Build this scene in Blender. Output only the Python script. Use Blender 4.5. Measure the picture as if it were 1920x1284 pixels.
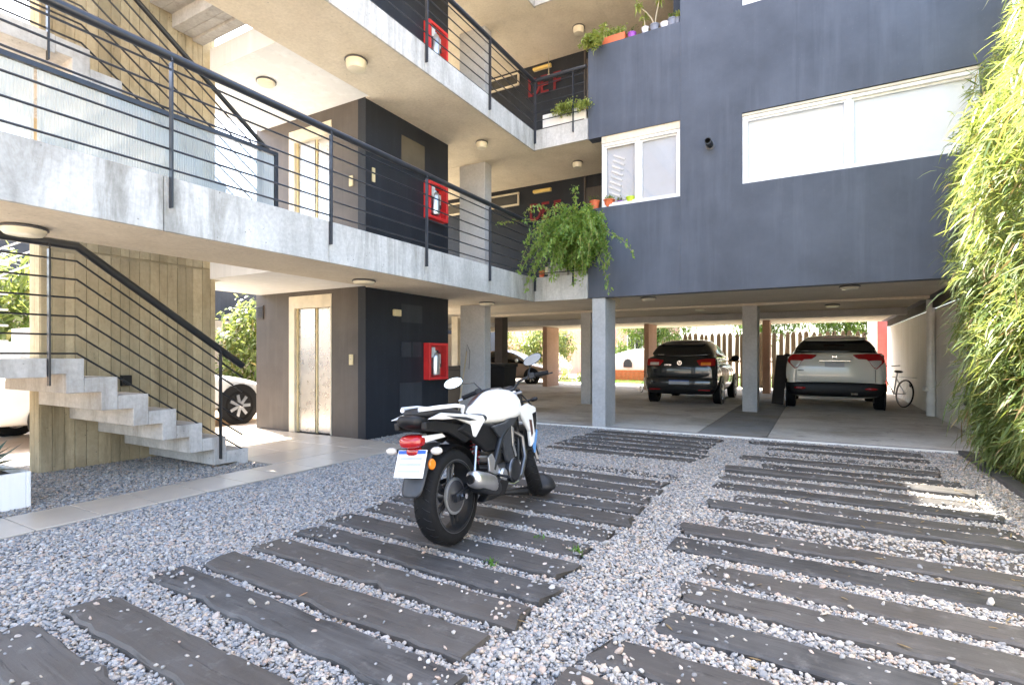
import bpy, bmesh, math, random
import numpy as np
from mathutils import Vector, Matrix, Euler
random.seed(7); RNG = np.random.default_rng(7)
S = bpy.context.scene
for o in list(bpy.data.objects): bpy.data.objects.remove(o, do_unlink=True)
COL = S.collection
R = math.radians
# ------------------------------------------------------------------ camera, world, sun
YAW = math.atan(0.570)
cam = bpy.data.cameras.new('camera'); cam_o = bpy.data.objects.new('camera', cam); COL.objects.link(cam_o)
cam_o.location = (0, 0, 1.2); cam_o.rotation_euler = (R(90), 0, YAW)
cam.sensor_width = 36.0; cam.lens = 36.0*1002/1920; cam.shift_y = 25.0/1920
cam.clip_start = 0.05; cam.clip_end = 3000
S.camera = cam_o
SUN_AZ = Vector((-0.955, 0.295, 0)).normalized(); SUN_EL = R(56.5)
w = bpy.data.worlds.new('World'); S.world = w; w.use_nodes = True
nt = w.node_tree; bg = nt.nodes['Background']
sky = nt.nodes.new('ShaderNodeTexSky'); sky.sky_type = 'NISHITA'; sky.sun_disc = False
sky.sun_elevation = SUN_EL; sky.sun_rotation = math.atan2(SUN_AZ.x, SUN_AZ.y)
sky.air_density = 1.0; sky.dust_density = 3.0; sky.ozone_density = 0.7
nt.links.new(sky.outputs[0], bg.inputs[0]); bg.inputs[1].default_value = 0.15
sl = bpy.data.lights.new('sun', 'SUN'); sl.energy = 4.2; sl.angle = R(0.53); sl.color = (1.0, 0.95, 0.86)
so = bpy.data.objects.new('sun', sl); COL.objects.link(so); so.location = (-20, 6, 30)
sd = Vector((SUN_AZ.x*math.cos(SUN_EL), SUN_AZ.y*math.cos(SUN_EL), math.sin(SUN_EL)))
so.rotation_euler = (-sd).to_track_quat('-Z', 'Y').to_euler()
vs = S.view_settings; vs.view_transform = 'Standard'; vs.look = 'None'; vs.exposure = 3.05; vs.gamma = 1.0
vs.use_curve_mapping = False
S.render.engine = 'CYCLES'
S.cycles.max_bounces = 10; S.cycles.diffuse_bounces = 6; S.cycles.glossy_bounces = 4; S.cycles.transmission_bounces = 6; S.cycles.transparent_max_bounces = 12
S.cycles.caustics_reflective = False; S.cycles.caustics_refractive = False
S.cycles.sample_clamp_indirect = 8.0

# ------------------------------------------------------------------ mesh helpers
class MB:
    def __init__(s): s.v = []; s.f = []
    def add(s, vs_, fs):
        n = len(s.v); s.v += [tuple(v) for v in vs_]; s.f += [tuple(i+n for i in f) for f in fs]; return s
    def box(s, x0, x1, y0, y1, z0, z1):
        return s.add([(x0,y0,z0),(x1,y0,z0),(x1,y1,z0),(x0,y1,z0),(x0,y0,z1),(x1,y0,z1),(x1,y1,z1),(x0,y1,z1)],
                     [(0,3,2,1),(4,5,6,7),(0,1,5,4),(1,2,6,5),(2,3,7,6),(3,0,4,7)])
    def obox(s, c, size, rot=(0,0,0)):
        M = Matrix.Translation(c) @ Euler(rot).to_matrix().to_4x4()
        a, b, d = size[0]/2, size[1]/2, size[2]/2
        P = [M @ Vector(p) for p in [(-a,-b,-d),(a,-b,-d),(a,b,-d),(-a,b,-d),(-a,-b,d),(a,-b,d),(a,b,d),(-a,b,d)]]
        return s.add(P, [(0,3,2,1),(4,5,6,7),(0,1,5,4),(1,2,6,5),(2,3,7,6),(3,0,4,7)])
    def prism(s, poly, a, b, axis='x'):
        n = len(poly)
        def P(p, t): return (t, p[0], p[1]) if axis == 'x' else ((p[0], t, p[1]) if axis == 'y' else (p[0], p[1], t))
        vs_ = [P(p, a) for p in poly]+[P(p, b) for p in poly]
        fs = [tuple(range(n))[::-1], tuple(range(n, 2*n))]+[(i, (i+1) % n, n+(i+1) % n, n+i) for i in range(n)]
        return s.add(vs_, fs)
    def loft(s, rings, cap=True, close=False):
        n = len(rings[0]); vs_ = [p for r in rings for p in r]; fs = []
        m = len(rings)
        for k in range(m if close else m-1):
            a, b = k*n, ((k+1) % m)*n
            for i in range(n): fs.append((a+i, a+(i+1) % n, b+(i+1) % n, b+i))
        if cap and not close: fs += [tuple(range(n))[::-1], tuple(range((m-1)*n, m*n))]
        return s.add(vs_, fs)
    def tube(s, pts, r, n=8, cap=True, closed=False):
        pts = [Vector(p) for p in pts]; rings = []; m = len(pts)
        rr = r if isinstance(r, (list, tuple)) else [r]*m
        up = None
        for i, p in enumerate(pts):
            if closed: t = (pts[(i+1) % m]-pts[i-1])
            else: t = (pts[min(i+1, m-1)]-pts[max(i-1, 0)])
            t.normalize()
            if up is None:
                up = Vector((0,0,1)) if abs(t.z) < .9 else Vector((1,0,0))
            u = t.cross(up); 
            if u.length < 1e-4: u = t.cross(Vector((0,1,0)))
            u.normalize(); v = u.cross(t).normalized(); up = v
            rings.append([p+(u*math.cos(a)+v*math.sin(a))*rr[i] for a in [2*math.pi*k/n for k in range(n)]])
        return s.loft(rings, cap, closed)
    def cyl(s, p0, p1, r0, r1=None, n=16): return s.tube([p0, p1], [r0, r0 if r1 is None else r1], n)
    def lathe(s, prof, c=(0,0,0), axis='z', n=24, close=False):
        rings = []
        for r, h in prof:
            ring = []
            for k in range(n):
                a = 2*math.pi*k/n; x, y = r*math.cos(a), r*math.sin(a)
                p = (x, y, h) if axis == 'z' else ((h, x, y) if axis == 'x' else (y, h, x))
                ring.append((p[0]+c[0], p[1]+c[1], p[2]+c[2]))
            rings.append(ring)
        return s.loft(rings, not close, close)
    def ball(s, c, r, n=12, m=8):
        rx, ry, rz = r if isinstance(r, (list, tuple)) else (r, r, r)
        rings = []
        for j in range(1, m):
            t = math.pi*j/m
            rings.append([(c[0]+rx*math.sin(t)*math.cos(2*math.pi*k/n), c[1]+ry*math.sin(t)*math.sin(2*math.pi*k/n), c[2]-rz*math.cos(t)) for k in range(n)])
        return s.loft(rings)
    def xf(s, M):
        s.v = [tuple(M @ Vector(v)) for v in s.v]; return s
    def build(s, name, m, parent=None, smooth=False, bevel=0, seg=2, sub=0, angle=35):
        me = bpy.data.meshes.new(name)
        off = Vector(parent_origin(parent)) if parent else Vector((0,0,0))
        V = [(v[0]-off.x, v[1]-off.y, v[2]-off.z) for v in s.v] if parent else s.v
        me.from_pydata(V, [], s.f); me.update()
        bm = bmesh.new(); bm.from_mesh(me); bmesh.ops.recalc_face_normals(bm, faces=bm.faces); bm.to_mesh(me); bm.free()
        if m is not None: me.materials.append(MAT[m] if isinstance(m, str) else m)
        o = bpy.data.objects.new(name, me); COL.objects.link(o)
        if parent: o.parent = parent
        if smooth:
            for p in me.polygons: p.use_smooth = True
            if not sub:
                md = o.modifiers.new('es', 'EDGE_SPLIT'); md.split_angle = R(angle)
        if bevel:
            md = o.modifiers.new('bv', 'BEVEL'); md.width = bevel; md.segments = seg; md.limit_method = 'ANGLE'; md.angle_limit = R(40)
        if sub:
            md = o.modifiers.new('ss', 'SUBSURF'); md.levels = sub; md.render_levels = sub
        return o
def parent_origin(p):
    x = Vector((0,0,0))
    while p is not None: x += p.location; p = p.parent
    return x
def tag(o, label=None, cat=None, group=None, kind=None):
    if label: o['label'] = label
    if cat: o['category'] = cat
    if group: o['group'] = group
    if kind: o['kind'] = kind
    return o
def thing(name, label, cat, loc=(0,0,0), rotz=0, group=None):
    o = bpy.data.objects.new(name, None); o.empty_display_size = .1; COL.objects.link(o)
    o.location = loc; o.rotation_euler = (0,0,rotz)
    return tag(o, label, cat, group)
def copy_tree(o, parent=None):
    c = o.copy(); COL.objects.link(c); c.parent = parent
    for ch in list(o.children): copy_tree(ch, c)
    return c
ORD = ['first','second','third','fourth','fifth','sixth','seventh','eighth','ninth','tenth','eleventh','twelfth','thirteenth','fourteenth','fifteenth','sixteenth','seventeenth','eighteenth','nineteenth','twentieth','twenty-first','twenty-second','twenty-third','twenty-fourth']

# ------------------------------------------------------------------ materials
MAT = {}
class NB:                                    # tiny node builder
    def __init__(s, name):
        m = bpy.data.materials.new(name); m.use_nodes = True; s.m = m; s.t = m.node_tree; s.b = s.t.nodes['Principled BSDF']; MAT[name] = m
        s.tc = s.n('ShaderNodeTexCoord')
    def n(s, typ, **kw):
        x = s.t.nodes.new(typ)
        for k, v in kw.items(): setattr(x, k, v)
        return x
    def l(s, a, b): s.t.links.new(a, b)
    def co(s, scale=(1,1,1), src='Object'):
        mp = s.n('ShaderNodeMapping'); mp.inputs['Scale'].default_value = scale
        s.l(s.tc.outputs[src], mp.inputs[0]); return mp.outputs[0]
    def noise(s, scale=5, detail=4, rough=.55, vec=None, dist=0):
        x = s.n('ShaderNodeTexNoise'); x.inputs['Scale'].default_value = scale; x.inputs['Detail'].default_value = detail
        x.inputs['Roughness'].default_value = rough; x.inputs['Distortion'].default_value = dist
        s.l(vec if vec else s.tc.outputs['Object'], x.inputs['Vector']); return x.outputs['Fac']
    def voro(s, scale, vec=None, feat='F1', out='Distance'):
        x = s.n('ShaderNodeTexVoronoi', feature=feat); x.inputs['Scale'].default_value = scale
        s.l(vec if vec else s.tc.outputs['Object'], x.inputs['Vector']); return x.outputs[out]
    def ramp(s, fac, stops):
        x = s.n('ShaderNodeValToRGB'); e = x.color_ramp.elements
        while len(e) < len(stops): e.new(.5)
        for el, (p, c) in zip(e, stops):
            el.position = p; el.color = (*c, 1) if len(c) == 3 else c
        s.l(fac, x.inputs[0]); return x.outputs[0]
    def mix(s, fac, a, b, mode='MIX'):
        x = s.n('ShaderNodeMix', data_type='RGBA', blend_type=mode)
        for sock, val in ((x.inputs[0], fac), (x.inputs[6], a), (x.inputs[7], b)):
            if hasattr(val, 'is_output'): s.l(val, sock)
            elif isinstance(val, (tuple, list)): sock.default_value = (*val, 1)
            else: sock.default_value = val
        return x.outputs[2]
    def mth(s, op, a, b=0.0):
        x = s.n('ShaderNodeMath', operation=op)
        for sock, val in ((x.inputs[0], a), (x.inputs[1], b)):
            if hasattr(val, 'is_output'): s.l(val, sock)
            else: sock.default_value = val
        return x.outputs[0]
    def bump(s, h, strength=.3, dist=.01):
        x = s.n('ShaderNodeBump'); x.inputs['Strength'].default_value = strength; x.inputs['Distance'].default_value = dist
        s.l(h, x.inputs['Height']); s.l(x.outputs[0], s.b.inputs['Normal']); return x
    def set(s, **kw):
        names = dict(col='Base Color', rough='Roughness', metal='Metallic', spec='Specular IOR Level', trans='Transmission Weight', emis='Emission Color', es='Emission Strength', coat='Coat Weight', crough='Coat Roughness', alpha='Alpha', ior='IOR', sss='Subsurface Weight')
        for k, v in kw.items():
            sock = s.b.inputs[names[k]]
            if hasattr(v, 'is_output'): s.l(v, sock)
            elif isinstance(v, (tuple, list)): sock.default_value = (*v, 1)
            else: sock.default_value = v
        return s
def simple(name, col, rough=.5, metal=0, var=.12, scale=6, bump=0, bscale=60, coat=0, spec=.5, src=None):
    b = NB(name); d = tuple(c*(1-var) for c in col); l = tuple(min(1, c*(1+var)) for c in col)
    b.set(col=b.ramp(b.noise(scale, 5), [(.3, d), (.7, l)]), metal=metal, coat=coat, spec=spec)
    b.set(rough=b.mth('ADD', b.mth('MULTIPLY', b.noise(scale*2.3, 3), .16), max(0, rough-.08)))
    if bump: b.bump(b.noise(bscale, 4), bump, .004)
    return b
# concretes
def concrete(name, lo, hi, stain=(.16,.14,.11), streak=.5, pits=True, boards=0, sthr=(.52,.74)):
    b = NB(name); oi = b.n('ShaderNodeObjectInfo')
    base = b.ramp(b.noise(2.2, 7, .62), [(.28, lo), (.72, hi)])
    fine = b.noise(26, 6, .7)
    base = b.mix(.28, base, b.ramp(fine, [(.3, tuple(c*.6 for c in lo)), (.7, tuple(min(.9, c*1.15) for c in hi))]))
    st = b.ramp(b.noise(1.0, 8, .70, b.co((3.6, 3.6, .55)), .5), [(sthr[0], (0,0,0)), (sthr[1], (1,1,1))])
    base = b.mix(b.mth('MULTIPLY', b.mth('MULTIPLY', st, streak), b.ramp(b.noise(.55, 3), [(.35, (.25,)*3), (.62, (1,)*3)])), base, stain)
    if boards: base = b.mix(b.mth('MULTIPLY', oi.outputs['Random'], boards), base, tuple(c*.45 for c in lo))
    if name.startswith('garage_concrete'):
        base = b.mix(b.mth('MULTIPLY', b.ramp(b.noise(.8, 6, .65), [(.48,(0,0,0)),(.66,(1,1,1))]), .55), base, (.24,.19,.12))
        base = b.mix(b.mth('MULTIPLY', b.ramp(b.noise(3.5, 4, .6), [(.62,(0,0,0)),(.70,(1,1,1))]), .5), base, (.10,.09,.08))
    h = b.noise(18, 6, .65)
    if pits:
        pv = b.voro(17, b.co((1,1,1)))
        msk = b.mth('MULTIPLY', b.ramp(pv, [(.05, (1,1,1)), (.13, (0,0,0))]), b.ramp(b.noise(2.6, 3), [(.50, (0,0,0)), (.62, (1,1,1))]))
        base = b.mix(b.mth('MULTIPLY', msk, .75), base, (.07,.065,.06))
        h = b.mth('SUBTRACT', h, b.mth('MULTIPLY', msk, 1.2))
    b.set(col=base, rough=.88, spec=.25); b.bump(h, .35, .006); return b
concrete('concrete_fascia', (.40,.385,.355), (.68,.66,.62), stain=(.15,.14,.11), streak=.95, sthr=(.45,.70))
concrete('concrete_soffit', (.62,.54,.41), (.78,.70,.56), stain=(.22,.18,.13), streak=.25)
concrete('concrete_pillar', (.38,.38,.38), (.52,.52,.52), streak=.25)
concrete('concrete_pillar_warm', (.40,.25,.18), (.52,.34,.26), streak=.2)
concrete('concrete_stair', (.36,.34,.31), (.56,.54,.51), streak=.7, sthr=(.47,.70))
concrete('concrete_wall', (.38,.32,.20), (.56,.48,.33), stain=(.13,.10,.05), streak=.9, boards=.5, sthr=(.46,.70))
concrete('garage_concrete', (.48,.44,.38), (.66,.62,.55), streak=0, pits=False)
concrete('garage_concrete_dark', (.20,.195,.18), (.32,.31,.29), streak=0, pits=False)
concrete('garage_ceiling', (.56,.50,.40), (.70,.63,.52), streak=.1, pits=False)
def paint(name, col, blot=.22, rough=.55):
    b = NB(name)
    c = b.ramp(b.noise(1.3, 6, .6), [(.3, tuple(x*(1-blot) for x in col)), (.7, tuple(x*(1+blot) for x in col))])
    c = b.mix(b.mth('MULTIPLY', b.ramp(b.noise(1.1, 5, .6, b.co((6,6,.5))), [(.50,(0,0,0)),(.78,(1,1,1))]), .42), c, tuple(min(1, x*1.55+.008) for x in col))
    c = b.mix(b.mth('MULTIPLY', b.ramp(b.noise(.7, 6, .7, b.co((14,14,.35))), [(.56,(0,0,0)),(.70,(1,1,1))]), .22), c, tuple(x*.55 for x in col))
    c = b.mix(b.mth('MULTIPLY', b.ramp(b.noise(40, 3), [(.66,(0,0,0)),(.72,(1,1,1))]), .12), c, (.3,.3,.32))
    b.set(col=c, rough=rough, spec=.35); b.bump(b.noise(70, 4, .6), .18, .004); return b
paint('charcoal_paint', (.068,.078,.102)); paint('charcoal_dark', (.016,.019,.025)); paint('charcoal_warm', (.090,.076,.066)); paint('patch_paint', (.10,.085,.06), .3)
paint('panel_grey', (.034,.038,.045)); paint('white_render', (.78,.75,.69), .07); paint('beige_render', (.62,.52,.43), .07); paint('pink_render', (.55,.32,.26), .1)
paint('white_wall', (.78,.77,.74), .05)
simple('black_metal', (.011,.012,.014), .42, .0, .2, 9, .1, coat=.15)
simple('grey_metal_rail', (.026,.029,.036), .38, .2, .2, 9, .1, coat=.2)
simple('white_metal', (.78,.78,.77), .35); simple('white_plastic', (.75,.74,.70), .4); simple('cream_plastic', (.62,.52,.30), .45)
simple('cream_frame', (.62,.55,.42), .35); simple('red_paint', (.62,.03,.03), .38, coat=.3); simple('red_letter', (.16,.008,.014), .5)
simple('steel', (.55,.53,.50), .28, .9, .08, 3); simple('chrome', (.75,.75,.76), .12, 1, .05); simple('dark_steel', (.16,.16,.165), .35, .8)
simple('alu', (.62,.62,.62), .32, .9); simple('rubber', (.0065,.0065,.007), .78, 0, .3, 30, .3, 90, spec=.25); simple('black_plastic', (.007,.007,.008), .5, 0, .25, 20, .08, 200, spec=.35)
simple('grey_plastic', (.030,.033,.038), .5, 0, .15, 20, .06, 200); simple('seat_vinyl', (.010,.010,.011), .6, 0, .2, 30, .25, 260)
simple('white_gloss', (.80,.80,.77), .16, 0, .02, coat=.6); simple('car_white', (.74,.73,.66), .2, 0, .02, coat=.7); simple('car_grey', (.034,.036,.038), .22, .5, .06, coat=.8); simple('car_pink', (.46,.36,.31), .22, .35, .03, coat=.7)
simple('red_lens', (.33,.008,.010), .12, coat=.6); simple('amber_lens', (.85,.25,.02), .2, coat=.5); simple('clear_lens', (.55,.52,.48), .15, coat=.6); simple('brown_stripe', (.09,.035,.025), .3, coat=.4)
simple('black_glass', (.010,.011,.012), .04, 0, .1, coat=.9); simple('tinted_glass', (.030,.032,.034), .04, coat=.9)
simple('terracotta', (.62,.14,.05), .65); simple('purple_pot', (.30,.07,.42), .45); simple('lime_pot', (.55,.70,.04), .45); simple('grey_pot', (.20,.22,.28), .6); simple('white_pot', (.72,.72,.75), .5)
simple('soil', (.05,.035,.025), .9, 0, .4, 40, .5, 40); simple('brick_red', (.50,.13,.06), .8, 0, .25, 8, .2, 40); simple('tarp_white', (.78,.75,.72), .6)
simple('blue_plate', (.02,.10,.45), .4); simple('plate_white', (.78,.78,.76), .4); simple('plate_grey', (.40,.42,.46), .4); simple('paper', (.72,.70,.66), .7); simple('yellow_lamp', (.72,.52,.16), .5)
simple('rope', (.45,.38,.26), .9); simple('lamp_glass', (.74,.68,.52), .35, coat=.3); simple('kraft', (.34,.22,.12), .8); simple('cloth_blue', (.10,.28,.62), .5, coat=.2); simple('dark_wood', (.022,.014,.010), .7); simple('faded_red', (.50,.10,.09), .6)
def mat_wood(name, lo, mid, hi, axis='x', sc=1.0):
    b = NB(name); oi = b.n('ShaderNodeObjectInfo')
    mp = b.n('ShaderNodeMapping'); mp.inputs['Scale'].default_value = {'x': (.9*sc, 14*sc, 14*sc), 'z': (14*sc, 14*sc, .9*sc)}[axis]
    ad = b.n('ShaderNodeVectorMath', operation='ADD'); cb = b.n('ShaderNodeCombineXYZ'); b.l(b.mth('MULTIPLY', oi.outputs['Random'], 37.), cb.inputs[0]); b.l(b.mth('MULTIPLY', oi.outputs['Random'], 11.), cb.inputs[1])
    b.l(b.tc.outputs['Object'], ad.inputs[0]); b.l(cb.outputs[0], ad.inputs[1]); b.l(ad.outputs[0], mp.inputs[0])
    g = b.noise(2.2, 8, .68, mp.outputs[0], .6)
    c = b.ramp(g, [(.22, lo), (.5, mid), (.78, hi)])
    blot = b.noise(3.0, 6, .65, ad.outputs[0])
    c = b.mix(b.ramp(blot, [(.42, (0,0,0)), (.68, (.65,.65,.65))]), c, hi)
    c = b.mix(b.mth('MULTIPLY', oi.outputs['Random'], .45), c, lo)
    tint = b.mth('FRACT', b.mth('MULTIPLY', oi.outputs['Random'], 7.31))
    c = b.mix(b.mth('MULTIPLY', tint, .55), c, b.mix(b.noise(1.7, 4, .6, ad.outputs[0]), (mid[0]*1.05, mid[1]*.86, mid[2]*.70), (hi[0]*1.1, hi[1]*1.0, hi[2]*.88)))
    crack = b.ramp(b.noise(3.4, 5, .6, mp.outputs[0], .3), [(.60, (0,0,0)), (.66, (1,1,1))])
    c = b.mix(b.mth('MULTIPLY', crack, .5), c, tuple(x*.4 for x in lo))
    dust = b.ramp(b.noise(9, 5, .7, ad.outputs[0]), [(.56, (0,0,0)), (.75, (.5,.5,.5))])
    c = b.mix(dust, c, tuple(min(1, x*1.7) for x in hi))
    b.set(col=c, rough=b.ramp(blot, [(.3, (.5,)*3), (.7, (.72,)*3)]), spec=.4)
    b.bump(b.mth('SUBTRACT', b.mth('ADD', g, b.mth('MULTIPLY', b.noise(45, 5, .7, ad.outputs[0]), .4)), b.mth('MULTIPLY', crack, .5)), .5, .006)
    return b
mat_wood('sleeper_wood', (.015,.014,.014), (.046,.044,.043), (.105,.101,.097))
mat_wood('picket_wood', (.045,.032,.018), (.085,.060,.034), (.14,.10,.06), 'z')
mat_wood('bamboo_cane', (.20,.22,.05), (.30,.30,.09), (.42,.36,.16), 'z')
b = NB('gravel_base'); v = b.voro(60, out='Color')
b.set(col=b.mix(.5, b.ramp(b.noise(70, 3), [(.3, (.14,.135,.13)), (.7, (.36,.34,.31))]), (.22,.21,.20)), rough=.9); b.bump(b.voro(60), .8, .02)
b = NB('pebble'); oi = b.n('ShaderNodeObjectInfo')
pc = b.ramp(oi.outputs['Random'], [(0, (.13,.13,.135)), (.13, (.24,.25,.265)), (.27, (.36,.35,.335)), (.40, (.52,.46,.38)), (.52, (.27,.275,.285)), (.64, (.54,.45,.34)), (.76, (.48,.34,.26)), (.90, (.58,.56,.52)), (1, (.16,.17,.18))])
pc = b.mix(b.mth('ADD', b.mth('MULTIPLY', b.noise(60, 4), .35), .14), pc, (.20,.195,.185))
b.set(col=pc, rough=.62, spec=.4)
b = NB('floor_tile'); oi = b.n('ShaderNodeObjectInfo')
c = b.ramp(b.noise(2.3, 6, .6), [(.3, (.42,.36,.29)), (.7, (.52,.455,.375))]); c = b.mix(b.mth('MULTIPLY', oi.outputs['Random'], .35), c, (.36,.335,.30))
b.set(col=c, rough=.30, spec=.5)
simple('grout', (.30,.29,.27), .9); simple('drain_metal', (.10,.10,.105), .5, .5); simple('paving_outer', (.50,.39,.28), .9, 0, .15, 3, .2, 30)
simple('lawn_soil', (.10,.15,.03), .9, 0, .3, 20)
def mat_leaf(name, lo, hi, trans=.35, rough=.42):
    b = NB(name); g = b.n('ShaderNodeNewGeometry')
    c = b.ramp(g.outputs['Random Per Island'], [(0, lo), (.55, tuple((x+y)/2 for x, y in zip(lo, hi))), (.93, hi), (1, (min(1, hi[0]*1.7), hi[1]*1.05, hi[2]*1.1))])
    c = b.mix(b.mth('MULTIPLY', b.noise(1.1, 3), .5), c, lo)
    b.set(col=c, rough=rough, spec=.4)
    tr = b.n('ShaderNodeBsdfTranslucent'); b.l(b.mix(.5, c, (min(1, hi[0]*1.5), min(1, hi[1]*1.4), hi[2]*.5)), tr.inputs[0])
    mx = b.n('ShaderNodeMixShader'); mx.inputs[0].default_value = trans
    b.l(b.b.outputs[0], mx.inputs[1]); b.l(tr.outputs[0], mx.inputs[2]); b.l(mx.outputs[0], b.t.nodes['Material Output'].inputs[0]); return b
mat_leaf('leaf_bamboo', (.06,.12,.028), (.34,.39,.18), .45); mat_leaf('leaf_vine', (.12,.23,.045), (.34,.46,.13), .45); mat_leaf('leaf_tree', (.04,.09,.015), (.15,.22,.04)); mat_leaf('leaf_agave', (.03,.07,.06), (.07,.13,.10), .1); mat_leaf('leaf_pale', (.20,.26,.06), (.40,.45,.14)); mat_leaf('petal_white', (.65,.62,.55), (.80,.78,.72)); mat_leaf('leaf_dry', (.20,.14,.07), (.36,.27,.15)); mat_leaf('grass_blade', (.06,.16,.02), (.16,.30,.05))
def mat_glass(name, tint, gl=.12, rough=.02, alpha=.0):
    b = NB(name); b.t.nodes.remove(b.b)
    tr = b.n('ShaderNodeBsdfTransparent'); tr.inputs[0].default_value = (*tint, 1); g = b.n('ShaderNodeBsdfGlossy'); g.inputs['Roughness'].default_value = rough
    lw = b.n('ShaderNodeLayerWeight'); lw.inputs[0].default_value = .5
    mx = b.n('ShaderNodeMixShader'); b.l(b.mth('ADD', b.mth('MULTIPLY', b.mth('POWER', lw.outputs['Facing'], 5.), .9), .03+gl), mx.inputs[0]); b.l(tr.outputs[0], mx.inputs[1]); b.l(g.outputs[0], mx.inputs[2]); b.l(mx.outputs[0], b.t.nodes['Material Output'].inputs[0]); return b
mat_glass('window_glass', (.98,.985,.99), .0)
b = NB('reeded_glass'); b.set(col=(.60,.69,.75), rough=.25, trans=0, spec=.6)
tl = b.n('ShaderNodeBsdfTranslucent'); tl.inputs[0].default_value = (.52,.62,.68,1); tp = b.n('ShaderNodeBsdfTransparent'); tp.inputs[0].default_value = (.85,.92,.95,1)
m1 = b.n('ShaderNodeMixShader'); m1.inputs[0].default_value = .55; b.l(b.b.outputs[0], m1.inputs[1]); b.l(tl.outputs[0], m1.inputs[2])
m2 = b.n('ShaderNodeMixShader'); m2.inputs[0].default_value = .38; b.l(m1.outputs[0], m2.inputs[1]); b.l(tp.outputs[0], m2.inputs[2]); b.l(m2.outputs[0], b.t.nodes['Material Output'].inputs[0])
simple('roller_blind', (.76,.76,.76), .8, 0, .02); simple('grey_blind', (.48,.49,.52), .8, 0, .03); simple('room_dark', (.10,.10,.10), .9); simple('clothes_white', (.7,.68,.66), .8)

# ------------------------------------------------------------------ setting: ground, path, floors
def sheet(name, x0, x1, y0, y1, z, m):
    o = MB().add([(x0,y0,z),(x1,y0,z),(x1,y1,z),(x0,y1,z)], [(0,1,2,3)]).build(name, m); return tag(o, kind='structure')
sheet('ground', -400, 400, -400, 400, -.035, 'paving_outer')
sheet('gravel_bed', -8.6, 1.62, -3.0, 8.36, -.012, 'gravel_base')
sheet('garden_lawn', -9.0, 3.0, 23.2, 40, -.02, 'lawn_soil')
Z1B, Z1T, Z2B, Z2T, Z3B, Z3T = 2.17, 2.57, 4.845, 5.175, 7.40, 7.80
FX, FY = -4.38, 8.45
# tile path beside the walkway, tiles as pieces
tp = tag(bpy.data.objects.new('tile_path', None), kind='structure'); COL.objects.link(tp)
MB().box(-5.165, -4.60, -1.2, 5.52, -.03, .004).build('path_bed', 'grout', tp)
y = -1.2+.018; tile_me = None
while y < 5.1:
    o = MB().box(-5.155, -4.612, y, y+.384, .0045, .018).build('tile', 'floor_tile', tp, bevel=.003, seg=1); y += .391
lf = tag(bpy.data.objects.new('lobby_floor', None), kind='structure'); COL.objects.link(lf)
MB().box(-8.6, -5.168, 3.78, 5.545, -.03, .005).build('floor_bed', 'grout', lf)
for i in range(6):
    for j in range(3):
        x0 = -8.6+i*.572; y0 = 3.785+j*.587
        MB().box(x0+.003, x0+.569, y0+.003, y0+.584 if j < 2 else 5.542, .0055, .017).build('tile', 'floor_tile', lf, bevel=.003, seg=1)
# garage floor: cast panels with open joints and dark strips
gf = tag(bpy.data.objects.new('garage_floor', None), kind='structure'); COL.objects.link(gf)
MB().box(-15, 2.05, 8.60, 22.5, -.03, -.002).build('joint_bed', 'garage_concrete_dark', gf)
for (a, c_, mm) in ((-15,-5.05,0),(-5.04,-1.62,0),(-1.605,-.64,1),(-.625,2.04,0)):
    for (p, q) in ((8.61,11.75),(11.77,15.2),(15.22,22.4)):
        MB().box(a, c_, p, q, -.001, .010).build('floor_panel', 'garage_concrete_dark' if mm else 'garage_concrete', gf, bevel=.004, seg=1)
dr = thing('drain_channel', 'long dark metal drain channel with pale edge along the garage front', 'drain', (-1.4, 8.5, 0))
MB().box(-5.4, 1.6, 8.46, 8.60, -.03, .012).build('channel', 'drain_metal', dr)
MB().box(-5.4, 1.6, 8.365, 8.452, -.03, .024).build('edge_kerb', 'white_render', dr, bevel=.004)
kb = tag(MB().box(1.50, 1.62, .5, 8.36, -.03, .05).build('hedge_kerb', 'drain_metal', bevel=.006), kind='structure')

# ------------------------------------------------------------------ concrete walkways (three decks)
def deck(name, label, zb, zt, full=True):
    t = thing(name, label, 'walkway', (-5, 3, zb))
    MB().box(-5.46, FX, -4.0, FY, zb, zt).build('deck_slab', 'concrete_soffit', t)
    MB().box(-7.9, -6.872, 4.25, 5.548, zb+.02, zt-.02).box(-6.80, -5.462, 4.06, 5.548, zb+.02, zt-.02).box(-6.872, -6.80, 4.25, 5.548, zb+.02, zt-.02).build('lobby_slab', 'white_wall', t)  # slab coloured white to stand in for sunlit floor bounce on its underside
    MB().box(-5.549, -5.462, 5.55, 7.5, zb+.004, zt-.004).build('lift_side_slab', 'concrete_soffit', t)
    MB().box(-8.6, -5.462, 7.502, FY, zb+.003, zt).build('rear_slab', 'concrete_soffit', t)
    MB().box(-8.6, -3.345, FY+.002, 10.15, zb+.0, zt).build('return_slab', 'concrete_soffit', t)
    # pale fascia castings in bays, set proud of the slab
    y = -4.0; k = 0
    for y1 in (-.9, .7, 2.24, 3.84, 5.38, 6.90, FY+.03):
        MB().box(FX+.002, FX+.03, y+.003, y1-.003, zb-.012, zt+.012).build('fascia_panel', 'concrete_fascia', t, bevel=.004, seg=1); y = y1
    MB().box(FX+.032, -3.345, FY-.03, FY, zb-.012, zt+.012).build('fascia_panel', 'concrete_fascia', t, bevel=.004, seg=1)
    return t
deck('concrete_walkway', 'weathered concrete walkway with streaked fascia one floor above the gravel', Z1B, Z1T)
deck('concrete_walkway', 'upper concrete walkway with bright fascia below the red cabinet', Z2B, Z2T)
deck('concrete_walkway', 'highest concrete deck whose beige underside shows at the top', Z3B, Z3T)
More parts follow.
